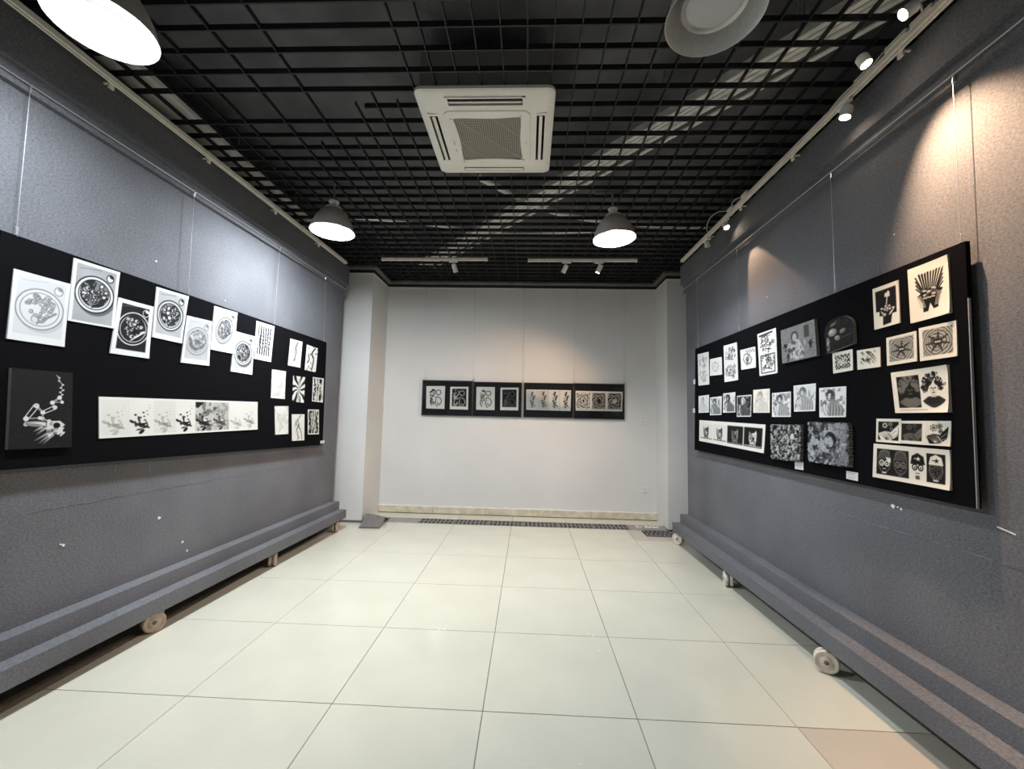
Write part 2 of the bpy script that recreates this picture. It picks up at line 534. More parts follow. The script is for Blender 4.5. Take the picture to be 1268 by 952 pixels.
def pipe(name, pts, r, label, m='trunking', hang=(0.15, 0.5, 0.85)):
    root = thing(name, label, 'pipe', pts[0])
    o = Vector(pts[0])
    pp = []
    P = [Vector(p) for p in pts]
    if len(P) == 2:
        pp = P
    else:
        for i in range(len(P) - 1):
            p0, p1, p2, p3 = P[max(i - 1, 0)], P[i], P[i + 1], P[min(i + 2, len(P) - 1)]
            for t in np.linspace(0, 1, 9)[:-1]:
                t = float(t)
                pp.append(0.5 * ((2 * p1) + (p2 - p0) * t + (2 * p0 - 5 * p1 + 4 * p2 - p3) * t * t + (3 * p1 - p0 - 3 * p2 + p3) * t ** 3))
        pp.append(P[-1])
    part('tube', MB().tube([p - o for p in pp], r, 10), M[m], root, smooth=60)
    for q in hang:
        p = pp[int(q * (len(pp) - 1))] if len(pp) > 2 else P[0].lerp(P[1], q)
        part('hanger_rod', MB().tube([p - o, Vector((p.x, p.y, ZTOP)) - o], 0.004), M['steel'], root)
    return root
off = n * 0.105
pipe('conduit', [a + off + Vector((0, 0, 0.02)), b + off + Vector((0, 0, 0.02))], 0.02, 'thin straight pale conduit close beside the diagonal cable tray')
off = n * 0.195
pipe('conduit', [a + off + Vector((0, 0, 0.02)), b + off + Vector((0, 0, 0.02))], 0.016, 'outer thin pale conduit parallel to the diagonal cable tray')
pipe('flexible_duct', [(-0.329, 1.716, 3.93), (0.126, 2.171, 3.93), (0.506, 2.445, 3.93), (1.003, 2.625, 3.93), (1.679, 2.752, 3.93), (2.314, 2.837, 3.93)], 0.035,
     'curved pale pipe crossing above the diagonal tray')
pipe('flexible_conduit', [(-2.30, 2.31, 3.82), (-1.31, 2.46, 3.82), (-0.47, 2.69, 3.82), (0.02, 2.78, 3.82), (0.92, 2.70, 3.82), (2.26, 2.58, 3.82)], 0.018,
     'long bowed pale conduit spanning the room above the slats', hang=(0.15, 0.5, 0.96))
lt = thing('trunking_channel', 'pale metal trunking above the slats beside the left felt panel', 'trunking', (-2.52, -0.1, 3.745))
part('channel', MB().box(-0.10, 0.16, 0, 2.75, 0, 0.06), M['trunking'], lt)
for i in range(3):
    part('hanger_rod', MB().tube([(0.03, 0.4 + i * 0.95, 0.06), (0.03, 0.4 + i * 0.95, ZTOP - 3.745)], 0.005), M['steel'], lt)
part('cover_lip', MB().box(0.157, 0.164, 0, 2.75, -0.006, 0.066), M['trunking'], lt)

# ================================================================== MOVABLE FELT PANELS
SIDES = {}
def side(name, ox, slope, sgn):
    # outward unit normal (into the room) and run direction (away from the photographer)
    dv = Vector((slope, 1, 0)).normalized()
    nv = Vector((dv.y, -dv.x, 0)) * (1 if sgn > 0 else -1)
    SIDES[name] = dict(o=Vector((ox, 0, 0)), d=dv, n=nv, rot=math.atan2(nv.y, nv.x), sgn=sgn)
side('L', -2.507, 0.035, 1)
side('R', 2.280, -0.009, -1)
def P3(sd, s, h, z):
    S = SIDES[sd]
    return S['o'] + S['d'] * s + S['n'] * h + Vector((0, 0, z))

# caster: fork is the part, wheel its sub-part; shared meshes
wheel_mb = MB()
for c0 in (-0.021, 0.021):
    pr = [(0.012, -0.014), (0.030, -0.014), (0.034, -0.009), (0.050, -0.010), (0.056, -0.015), (0.064, -0.013), (0.067, -0.006),
          (0.067, 0.006), (0.064, 0.013), (0.056, 0.015), (0.050, 0.010), (0.034, 0.009), (0.030, 0.014), (0.012, 0.014)]
    wheel_mb.lathe(pr, 28, 0, 'X', (c0, 0, 0))
hub_mb = MB().lathe([(0.0, -0.037), (0.013, -0.037), (0.013, 0.037), (0.0, 0.037)], 12, 1, 'X')
wheel_mb.add(hub_mb.v, hub_mb.f, 1)
wheel_me = {k: wheel_mb.mesh('wheel', [M[k], M['caster_hub']]) for k in ('caster', 'caster_pale')}
for me in wheel_me.values():
    me.polygons.foreach_set('use_smooth', [True] * len(me.polygons))
fork_mb = MB()
fork_mb.box(-0.006, 0.006, -0.016, 0.040, -0.012, 0.072)
fork_mb.lathe([(0.0, 0.068), (0.026, 0.068), (0.026, 0.080), (0.0, 0.080)], 14, 0, 'Z', (0, 0.03, 0))
fork_mb.box(-0.035, 0.035, -0.005, 0.065, 0.074, 0.0785)
fork_mb.box(-0.030, 0.030, 0.02, 0.05, 0.05, 0.062)
fork_me = fork_mb.mesh('caster', M['fork'])

def felt_panel(sd, s0, s1, casters, label, wheel):
    S = SIDES[sd]
    g = S['sgn']
    root = thing('felt_panel', label, 'display panel', S['o'], (0, 0, S['rot']))
    def bx(name, h0, h1, z0, z1, a=s0, b=s1, m='felt'):
        y0, y1 = sorted((a * g, b * g))
        return part(name, MB().box(h0, h1, y0, y1, z0, z1), M[m], root)
    bx('felt_face', -0.10, 0.0, 0.353, 3.555)
    lo = bx('base_step', -0.30, 0.20, 0.145, 0.25)
    bx('base_step', -0.20, 0.10, 0.25, 0.353)
    bx('cornice_step', -0.135, 0.035, 3.20, 3.30)
    bx('cornice_step', -0.17, 0.07, 3.30, 3.555)
    y0, y1 = s0 * g, s1 * g
    part('hanging_rail', MB().tube([(0.047, y0, 3.236), (0.047, y1, 3.236)], 0.0045), M['steel'], root)
    for h, s, rot in casters:
        c = link('caster', fork_me, root, (h, s * g, 0.0672), (0, 0, rot))
        link('wheel', wheel_me[wheel], c, (0, 0, 0))
    return root

SE = {'L': 3.30, 'R': 3.17}
cl = [(0.125, 0.62, -0.55), (0.13, 1.90, 0.50), (0.14, 3.14, 0.30), (0.13, -0.72, 0.4), (0.13, -2.0, 1.0)]
cl += [(-0.20, s, 0.3 * s) for s in (3.1, 1.9, 0.6, -0.7, -2.0)]
cr = [(0.185, 0.50, 0.95), (0.155, 1.82, -0.25), (0.150, 3.10, 0.70), (0.15, -0.8, -0.4), (0.15, -2.1, 0.9)]
cr += [(-0.20, s, 0.3 * s) for s in (3.0, 1.8, 0.5, -0.8, -2.1)]
panL = felt_panel('L', -3.6, SE['L'], cl, 'long grey felt display panel on casters holding the bowl drawings', 'caster')
panR = felt_panel('R', -3.6, SE['R'], cr, 'long grey felt display panel on casters under warm spotlights', 'caster_pale')

def flat_on_face(name, sd, pts, m, root, t=0.0015):
    """thin polygon (s, z) lying on the felt"""
    S = SIDES[sd]
    g = S['sgn']
    v = [(t, s * g, z) for s, z in pts] + [(0.0, s * g, z) for s, z in pts]
    k = len(pts)
    f = [tuple(range(k))] + [(i, (i + 1) % k, k + (i + 1) % k, k + i) for i in range(k)]
    return part(name, MB().add(v, f), M[m], root)
def seam(sd, pts, w, root):
    up = [(s, z + w) for s, z in pts]
    return flat_on_face('felt_seam', sd, pts + up[::-1], 'seam', root)
random.seed(11)
seam('L', [(-0.1 + i * 0.35, 0.952 - 0.004 * i + random.uniform(-0.004, 0.004)) for i in range(9)], 0.004, panL)
seam('R', [(-0.9 + i * 0.4, 0.95 + random.uniform(-0.01, 0.012)) for i in range(8)], 0.004, panR)
for s, z0, z1 in ((0.373, 1.11, 1.165), (0.618, 1.02, 1.165), (2.1, 1.06, 1.11)):
    flat_on_face('tape_mark', 'L', [(s, z0), (s + 0.008, z0), (s + 0.008, z1), (s, z1)], 'seam', panL)
def scrap(sd, s, z, r, root, seed):
    random.seed(seed)
    pts = [(s + r * random.uniform(0.5, 1.1) * math.cos(a), z + r * random.uniform(0.5, 1.1) * math.sin(a)) for a in np.linspace(0, 2 * math.pi, 8)[:-1]]
    flat_on_face('paper_scrap', sd, pts, 'paper_scrap', root, 0.003)
for i, (s, z, r) in enumerate([(0.729, 0.738, 0.014), (0.115, 0.725, 0.012), (0.10, 0.735, 0.006), (0.529, 2.594, 0.010), (1.198, 2.494, 0.008), (0.95, 0.50, 0.012), (1.0, 0.42, 0.010)]):
    scrap('L', s, z, r, panL, i)
for i, (s, z, r) in enumerate([(0.19, 1.078, 0.014), (0.14, 1.072, 0.009), (0.16, 1.08, 0.006), (0.10, 2.62, 0.006), (1.35, 2.62, 0.006)]):
    scrap('R', s, z, r, panR, 20 + i)
flat_on_face('paper_scrap', 'R', [(-0.33, 1.096), (-0.40, 1.080), (-0.40, 1.086), (-0.33, 1.102)], 'paper_scrap', panR)

# ---- black boards hung on the panels
def board(sd, quad, label, edge):
    q = [P3(sd, s, 0.05, z) for s, z in quad]
    qb = [P3(sd, s, 0.028, z) for s, z in quad]
    c = sum(q, Vector()) / 4
    root = thing('display_board', label, 'board', c)
    def loc(l): return [p - c for p in l]
    b = MB().add(loc(q) + loc(qb), [(0, 3, 2, 1), (4, 5, 6, 7), (0, 1, 5, 4), (1, 2, 6, 5), (2, 3, 7, 6), (3, 0, 4, 7)])
    part('cloth_front', b, M['board'], root)
    if edge:
        a0, a1 = quad[edge[0]], quad[edge[1]]
        m0 = (a0[0] + (a1[0] - a0[0]) * 0.22, a0[1] + (a1[1] - a0[1]) * 0.22)
        e = []
        out = Vector(SIDES[sd]['d']) * (-0.004)
        for s, z in (m0, a1):
            for h in (0.0505, 0.0400):
                e.append(P3(sd, s, h, z) - c)
        e2 = [p + out for p in e]
        part('metal_edge', MB().add(e + e2, [(0, 1, 3, 2), (4, 6, 7, 5), (0, 4, 5, 1), (2, 3, 7, 6), (0, 2, 6, 4), (1, 5, 7, 3)]), M['board_edge'], root)
    # stand-off blocks that carry the board on the felt
    ss = [p[0] for p in quad]
    for s in (min(ss) + 0.3, max(ss) - 0.3):
        for z in (1.4, 2.2):
            p0 = [P3(sd, s + ds, h, z + dz) - c for h in (0.001, 0.028) for ds, dz in ((-.03, -.03), (.03, -.03), (.03, .03), (-.03, .03))]
            part('spacer', MB().add(p0, [(0, 3, 2, 1), (4, 5, 6, 7), (0, 1, 5, 4), (1, 2, 6, 5), (2, 3, 7, 6), (3, 0, 4, 7)]), M['board'], root)
    return root
BL = [(-0.352, 2.418), (2.838, 2.418), (2.878, 1.130), (-0.352, 1.208)]
BR = [(-0.320, 2.400), (2.770, 2.395), (2.825, 1.186), (-0.298, 1.168)]
board('L', BL, 'long black cloth board hung on the left felt panel with bowl drawings', None)
board('R', BR, 'long black cloth board with a bare metal edge hung on the spotlit felt panel', (0, 3))

# ---- hanging wires with spring hooks
def wire(p_top, p_bot, label, group, tilt=None):
    p_top, p_bot = Vector(p_top), Vector(p_bot)
    r = thing('hanging_wire', label, 'wire', p_bot, group=group)
    part('wire', MB().tube([(0, 0, 0), p_top - p_bot], 0.0017, 5), M['steel'], r)
    t = p_top - p_bot
    part('rail_hook', MB().tube([t + Vector((0, 0, -0.03)), t + Vector((0.004, 0, 0.0)), t + Vector((0, 0, 0.012))], 0.005, 6), M['steel'], r)
    coil = []
    for i in range(40):
        a = i * 0.9
        coil.append((0.006 * math.cos(a), 0.006 * math.sin(a), -0.012 + 0.05 * i / 39))
    part('spring_hook', MB().tube(coil, 0.0018, 5), M['steel'], r)
WB = 'thin steel wire holding the bowl drawing board, '
for (s0, s1), w in zip(((-0.301, -0.289), (0.749, 0.768), (1.815, 1.805), (2.73, 2.775)),
                       ('above the faint plate outline', 'above the ringed bowl sheet', 'beside the labyrinth print', 'at the board end by the left pillar')):
    wire(P3('L', s0, 0.047, 3.226), P3('L', s1, 0.045, 2.428), WB + w, 'wires on the bowl drawing panel')
WR = 'thin steel wire on the spotlit panel, '
for (s0, s1), w in zip(((-0.307, -0.296), (0.504, 0.504), (1.756, 1.756), (2.70, 2.70)),
                       ('above the woodcut of hands under rays', 'above the round-topped still life', 'above the tall grey two-figure print', 'at the board end by the right pillar')):
    wire(P3('R', s0, 0.047, 3.226), P3('R', s1, 0.045, 2.412), WR + w, 'wires on the spotlit panel')
WW = 'thin steel wire on the white wall '
for (x0, x1), w in zip(((-1.479, -1.440), (-0.684, -0.672), (0.111, 0.116), (0.945, 0.915), (1.697, 1.699)),
                       ('at the outer corner of the bold print frame', 'between the two frames holding paired prints', 'at the gap between the framed pairs', 'between the four-print strip and the swirling prints', 'at the outer corner of the swirling prints')):
    wire((x0, Y1 - 0.022, 3.575), (x1, Y1 - 0.022, 2.082), WW + w, 'wires on the back wall')

# ================================================================== DRAWN SHEETS
class Cv:
    """small grey-scale canvas: x runs 0..asp, y runs 0 (top)..1 (bottom); 1 is bare paper, 0 is black ink"""
    def __init__(self, nx, ny, asp, bg=1.0, ss=3, seed=0):
        self.nx, self.ny, self.ss, self.asp = nx, ny, ss, asp
        w, h = nx * ss, ny * ss
        self.X, self.Y = np.meshgrid((np.arange(w) + 0.5) / w * asp, (np.arange(h) + 0.5) / h)
        self.c = np.full((h, w), float(bg))
        self.e = 0.6 / h
        self.r = np.random.RandomState(seed)
    def put(self, m, val, clip=None):
        if clip is not None:
            m = m * clip
        self.c = self.c * (1 - m) + val * m
    def soft(self, d):
        return np.clip(0.5 - d / (2 * self.e), 0, 1)
    def rect(self, x0, y0, x1, y1):
        return self.soft(np.maximum(np.maximum(x0 - self.X, self.X - x1), np.maximum(y0 - self.Y, self.Y - y1)))
    def ell(self, x, y, rx, ry=None, rot=0.0):
        ry = rx if ry is None else ry
        c, s = math.cos(rot), math.sin(rot)
        u, v = (self.X - x) * c + (self.Y - y) * s, -(self.X - x) * s + (self.Y - y) * c
        return self.soft((np.sqrt((u / rx) ** 2 + (v / ry) ** 2) - 1) * min(rx, ry))
    def ring(self, x, y, rx, ry=None, w=0.01, rot=0.0):
        ry = rx if ry is None else ry
        c, s = math.cos(rot), math.sin(rot)
        u, v = (self.X - x) * c + (self.Y - y) * s, -(self.X - x) * s + (self.Y - y) * c
        return self.soft(np.abs(np.sqrt((u / rx) ** 2 + (v / ry) ** 2) - 1) * min(rx, ry) - w / 2)
    def line(self, pts, w, w1=None):
        m = np.zeros_like(self.c)
        n = len(pts) - 1
        for i in range(n):
            (ax, ay), (bx, by) = pts[i], pts[i + 1]
            dx, dy = bx - ax, by - ay
            L = dx * dx + dy * dy + 1e-12
            t = np.clip(((self.X - ax) * dx + (self.Y - ay) * dy) / L, 0, 1)
            d = np.hypot(self.X - ax - t * dx, self.Y - ay - t * dy)
            ww = w if w1 is None else w + (w1 - w) * (i + t) / n
            m = np.maximum(m, self.soft(d - ww / 2))
        return m
    def poly(self, pts):
        ins = np.zeros(self.c.shape, bool)
        k = len(pts)
        for i in range(k):
            (ax, ay), (bx, by) = pts[i], pts[(i + 1) % k]
            if ay == by:
                continue
            c = ((ay > self.Y) != (by > self.Y)) & (self.X < (bx - ax) * (self.Y - ay) / (by - ay) + ax)
            ins ^= c
        return ins.astype(float)
    def noise(self, n, seed=0, oct=1):
        out = np.zeros_like(self.c)
        tot = 0
        for o in range(oct):
            r = np.random.RandomState(seed + 97 * o)
            k = n * 2 ** o
            gw, gh = int(k * self.asp) + 3, k + 3
            g = r.rand(gh, gw)
            x, y = self.X * k, self.Y * k
            xi, yi = x.astype(int), y.astype(int)
            fx, fy = x - xi, y - yi
            fx, fy = fx * fx * (3 - 2 * fx), fy * fy * (3 - 2 * fy)
            v = (g[yi, xi] * (1 - fx) + g[yi, xi + 1] * fx) * (1 - fy) + (g[yi + 1, xi] * (1 - fx) + g[yi + 1, xi + 1] * fx) * fy
            out += v / 2 ** o
            tot += 1 / 2 ** o
        return out / tot
    def hatch(self, ang, sp, duty=0.5, wob=0.0, seed=0):
        u = self.X * math.cos(ang) + self.Y * math.sin(ang)
        if wob:
            u = u + wob * (self.noise(6, seed) - 0.5)
        ph = (u / sp) % 1.0
        return (ph < duty).astype(float)
    def curve(self, pts, w, w1=None, k=8):
        """smooth line through the points"""
        P = [np.array(p, float) for p in pts]
        out = []
        for i in range(len(P) - 1):
            p0, p1, p2, p3 = P[max(i - 1, 0)], P[i], P[i + 1], P[min(i + 2, len(P) - 1)]
            for t in np.linspace(0, 1, k)[:-1]:
                out.append(0.5 * (2 * p1 + (p2 - p0) * t + (2 * p0 - 5 * p1 + 4 * p2 - p3) * t * t + (3 * p1 - p0 - 3 * p2 + p3) * t ** 3))
        out.append(P[-1])
        return self.line(out, w, w1)
    def result(self):
        """values on the (nx+1) x (ny+1) grid of mesh vertices"""
        s = self.ss
        a = self.c[:self.ny * s, :self.nx * s].reshape(self.ny, s, self.nx, s).mean(axis=(1, 3))
        p = np.pad(a, 1, mode='edge')
        # keep it crisp: bilinear cell -> vertex, weighted towards one cell
        v = 0.25 * (p[1:, 1:] + p[1:, :-1] + p[:-1, 1:] + p[:-1, :-1])
        return v

# ---------------------------------------------------------------- motifs
def inset(c, m, val, mb=None):
    mk = c.rect(m, m, c.asp - m, 1 - (mb or m))
    c.put(mk, val)
    return mk

def bowl(c, style, seed):
    A = c.asp
    r = np.random.RandomState(seed)
    line, bgv, plate, food, lw = {
        'faint': (0.55, 0.90, 0.93, 0.62, 0.012), 'grey': (0.12, 0.72, 0.93, 0.12, 0.014),
        'dark': (0.95, 0.09, 0.10, 0.95, 0.012), 'ring': (0.15, 0.78, 0.86, 0.25, 0.016),
        'pale': (0.45, 0.80, 0.76, 0.50, 0.010), 'oval': (0.25, 0.84, 0.87, 0.25, 0.010),
        'leaf': (0.18, 0.80, 0.88, 0.25, 0.012)}[style]
    m0 = 0.05 if style != 'dark' else 0.075
    fr = c.rect(m0, m0, A - m0, 0.90 if style != 'grey' else 0.97)
    c.put(fr, bgv)
    if style in ('grey', 'pale', 'ring'):
        c.put(fr * (0.6 * c.noise(5, seed, 3)), bgv * 0.8)
    cx, cy = A * 0.50, 0.50
    rx, ry = A * 0.42, 0.30
    if style == 'oval':
        rx, ry = A * 0.33, 0.32
    c.put(c.ell(cx + 0.03, cy + 0.05, rx, ry, 0.35), bgv * 0.55 if style in ('grey', 'leaf') else bgv * 0.9, fr)
    c.put(c.ell(cx, cy, rx, ry, 0.35), plate, fr)
    c.put(c.ring(cx, cy, rx, ry, lw * 1.5, 0.35), line, fr)
    c.put(c.ring(cx, cy, rx * 0.82, ry * 0.82, lw, 0.35), line, fr)
    inner = c.ell(cx, cy - 0.02, rx * 0.76, ry * 0.78, 0.35)
    if style in ('grey', 'ring', 'leaf', 'dark', 'pale', 'oval'):
        c.put(inner, food if style != 'dark' else 0.12, inner * (0.55 if style != 'dark' else 1))
    if style != 'faint':
        c.put((c.noise(13, seed + 5, 2) > 0.52).astype(float), 0.06 if style not in ('pale', 'oval') else 0.35, inner * 0.85)
    for i in range(34):
        a, q = r.rand() * 6.28, math.sqrt(r.rand())
        x, y = cx + rx * 0.62 * q * math.cos(a), cy - 0.02 + ry * 0.62 * q * math.sin(a)
        s = r.uniform(0.018, 0.055)
        e = c.ell(x, y, s, s * r.uniform(0.5, 1.0), r.rand() * 3)
        c.put(e, (0.95 if style == 'dark' else 0.93) - 0.25 * r.rand(), inner * (1 if style != 'faint' else 0.25))
        c.put(c.ring(x, y, s, s * 0.8, lw, r.rand() * 3), line if style != 'dark' else 0.05, inner)
        if r.rand() < 0.5:
            c.put(c.ell(x + s * 0.3, y, s * 0.4), line if style != 'dark' else 0.05, inner)
    c.put(c.line([(cx - 0.02, cy + 0.22), (cx + 0.20, cy + 0.02)], lw * 1.3, lw * 3), line, fr)
    # cup at the upper right
    ux, uy = A * 0.80, 0.17
    c.put(c.ell(ux, uy, 0.055, 0.065), plate if style != 'dark' else 0.1, fr)
    c.put(c.ring(ux, uy, 0.055, 0.065, lw), line, fr)
    c.put(c.ell(ux + 0.02, uy - 0.03, 0.04, 0.022, 0.4), line, fr)
    c.put(c.line([(A * 0.15, 0.12), (A * 0.6, 0.07)], lw * 0.6), line * 0.5 + bgv * 0.5, fr)

def maze(c, m, mb, n, th=0.5, seed=3, vert=False):
    fr = c.rect(m, m, c.asp - m, 1 - mb)
    a = c.noise(n, seed)
    b = c.noise(n, seed + 9)
    if vert:
        f = np.sin(c.X * n * 9.5 + 1.5 * np.exp(-((c.Y - 0.5) / 0.28) ** 2) * (a - 0.5) * 4)
        f = f + 0.6 * np.exp(-((c.Y - 0.5) / 0.3) ** 2) * np.sin(c.Y * n * 9 + 7 * b)
    else:
        f = np.sin(14 * a * math.pi) + 0.8 * np.sin(c.X * n * 4 + 6 * b)
    c.put((f > 0).astype(float), 0.05, fr)

def skeleton(c):
    c.put(np.ones_like(c.c), 0.07)
    c.put(c.noise(40, 1), 0.12, 0.4)
    A = c.asp
    W = 0.93
    sx = A / 0.66
    def q(*pts): return [(x * sx, y) for x, y in pts]
    def bone(a, b, w=0.028, double=False):
        if double:
            dx, dy = b[0] - a[0], b[1] - a[1]
            L = math.hypot(dx, dy)
            ox, oy = -dy / L * w * 0.8, dx / L * w * 0.8
            for s in (-1, 1):
                c.put(c.line(q((a[0] + ox * s, a[1] + oy * s), (b[0] + ox * s * 0.8, b[1] + oy * s * 0.8)), 0.011), W)
        else:
            c.put(c.line(q(a, b), w * 0.75), W)
            c.put(c.line(q((a[0] * .8 + b[0] * .2, a[1] * .8 + b[1] * .2), (a[0] * .2 + b[0] * .8, a[1] * .2 + b[1] * .8)), w * 0.25), 0.25)
        for p in (a, b):
            c.put(c.ring(p[0] * sx, p[1], w * 0.7, None, 0.013), W)
    chain = [(0.47, 0.05), (0.50, 0.08), (0.50, 0.12), (0.545, 0.17), (0.52, 0.21), (0.55, 0.24), (0.515, 0.27), (0.54, 0.30), (0.51, 0.34)]
    for a, b in zip(chain[:-1], chain[1:]):
        c.put(c.line(q(a, b), 0.009), 0.8)
        c.put(c.ell(b[0] * sx, b[1], 0.014, 0.010), W)
    bone((0.51, 0.34), (0.43, 0.41), 0.03)
    bone((0.51, 0.34), (0.54, 0.40), 0.02)
    bone((0.43, 0.41), (0.54, 0.395), 0.015)
    bone((0.43, 0.41), (0.46, 0.47), 0.022)
    bone((0.46, 0.47), (0.33, 0.54), 0.028, True)
    bone((0.33, 0.54), (0.26, 0.455), 0.028)
    bone((0.26, 0.455), (0.16, 0.62), 0.034, True)
    bone((0.16, 0.62), (0.16, 0.69), 0.026)
    bone((0.16, 0.62), (0.30, 0.61), 0.018)
    bone((0.33, 0.54), (0.33, 0.62), 0.022)
    bone((0.30, 0.61), (0.40, 0.65), 0.024)
    # rib cage, skull and feathers
    c.put(c.ell(0.27 * sx, 0.685, 0.12 * sx, 0.036, 0.05), 0.55)
    for i in range(7):
        c.put(c.line(q((0.18 + i * 0.02, 0.67 + i * 0.002), (0.36, 0.665 + i * 0.008)), 0.006), W)
    for p0, p1 in (((0.32, 0.73), (0.24, 0.78)), ((0.36, 0.74), (0.27, 0.82)), ((0.40, 0.80), (0.25, 0.90)), ((0.42, 0.82), (0.30, 0.93)), ((0.45, 0.82), (0.34, 0.945))):
        c.put(c.line(q(p0, p1), 0.03, 0.008), 0.85)
        c.put(c.line(q(p0, p1), 0.006), 0.2)
    c.put(c.poly(q((0.38, 0.65), (0.52, 0.645), (0.58, 0.70), (0.545, 0.73), (0.56, 0.80), (0.50, 0.83), (0.46, 0.80), (0.40, 0.86), (0.37, 0.77))), 0.90)
    for i in range(9):
        r = np.random.RandomState(i)
        c.put(c.ring((0.38 + 0.1 * r.rand()) * sx, 0.68 + 0.13 * r.rand(), 0.018, 0.012, 0.006, r.rand() * 3), 0.25)
    c.put(c.ell(0.485 * sx, 0.705, 0.040, 0.036), 0.05)
    c.put(c.line(q((0.53, 0.77), (0.56, 0.74)), 0.02), W)
    c.put(c.line(q((0.53, 0.84), (0.57, 0.80)), 0.02), W)

def strip(c):
    A = c.asp
    n = 8
    tones = [(0.55, 0.93), (0.08, 0.95), (0.50, 0.90), (0.06, 0.94), (0.06, 0.75), (0.25, 0.72), (0.6, 0.93), (0.45, 0.92)]
    pw = (A - 0.1) / n
    for i, (ink, bg) in enumerate(tones):
        x0 = 0.05 + i * pw
        r = np.random.RandomState(40)
        fr = c.rect(x0 + 0.01, 0.06, x0 + pw - 0.01, 0.95)
        c.put(fr, bg, 0.9)
        if i in (4, 5):
            c.put((c.noise(9, 5, 2) > 0.55).astype(float), 0.45 if i == 4 else 0.6, fr)
            c.put(c.poly([(x0, 0.06), (x0 + pw * 0.5, 0.06), (x0 + 0.1, 0.25), (x0, 0.2)]) if i == 4 else c.poly([(x0, 0.2), (x0 + 0.2, 0.22), (x0, 0.36)]), 0.08 if i == 4 else 0.3, fr)
        c.put(c.line([(x0 + pw, 0.05), (x0 + pw, 0.95)], 0.012), 0.88)
        fx, fy = x0 + pw * 0.42, 0.68
        if i == 6:
            fx, fy = x0 + pw * 0.5, 0.74
        # a fish skeleton with a trail of bubbles rising to the right
        for k in range(14):
            a = r.rand() * 6.28
            q = r.rand() * 0.24
            x, y = fx + q * math.cos(a) * 1.2 + 0.06, fy + q * math.sin(a) * 0.7 + 0.02
            b = c.ell(x, y, r.uniform(0.035, 0.09), r.uniform(0.016, 0.036), 0.5 + r.uniform(-0.9, 0.9))
            c.put(b, ink if r.rand() < 0.65 else 0.95, fr * (0.9 if ink < 0.3 else 0.55))
        c.put(c.line([(fx - 0.28, fy - 0.08), (fx + 0.25, fy + 0.10)], 0.02, 0.05), ink, fr * (0.9 if ink < 0.3 else 0.6))
        for (wx, wy, wa) in ((-0.10, -0.02, 0.9), (0.02, 0.06, 0.4), (0.14, 0.08, -0.5), (0.20, 0.0, 1.2), (-0.02, 0.14, -0.2)):
            c.put(c.ell(fx + wx, fy + wy, 0.085, 0.022, wa), ink, fr * (0.85 if ink < 0.3 else 0.5))
        c.put(c.ell(fx - 0.22, fy - 0.07, 0.07, 0.035, 0.5), ink, fr * (1 if ink < 0.3 else 0.5))
        c.put(c.ell(fx + 0.05, fy + 0.2, 0.09, 0.045, -0.6), ink, fr * (1 if ink < 0.3 else 0.5))
        if i != 6:
            for (bx, by, s) in ((-0.12, -0.24, .035), (0.02, -0.17, .03), (0.10, -0.30, .03), (0.12, -0.2, .025), (0.2, -0.34, .018), (0.22, -0.25, .018), (0.27, -0.42, .012), (0.26, -0.5, .01)):
                c.put(c.ell(fx + bx, fy + by, s, s * 0.8), ink, fr * (0.9 if ink < 0.3 else 0.55))

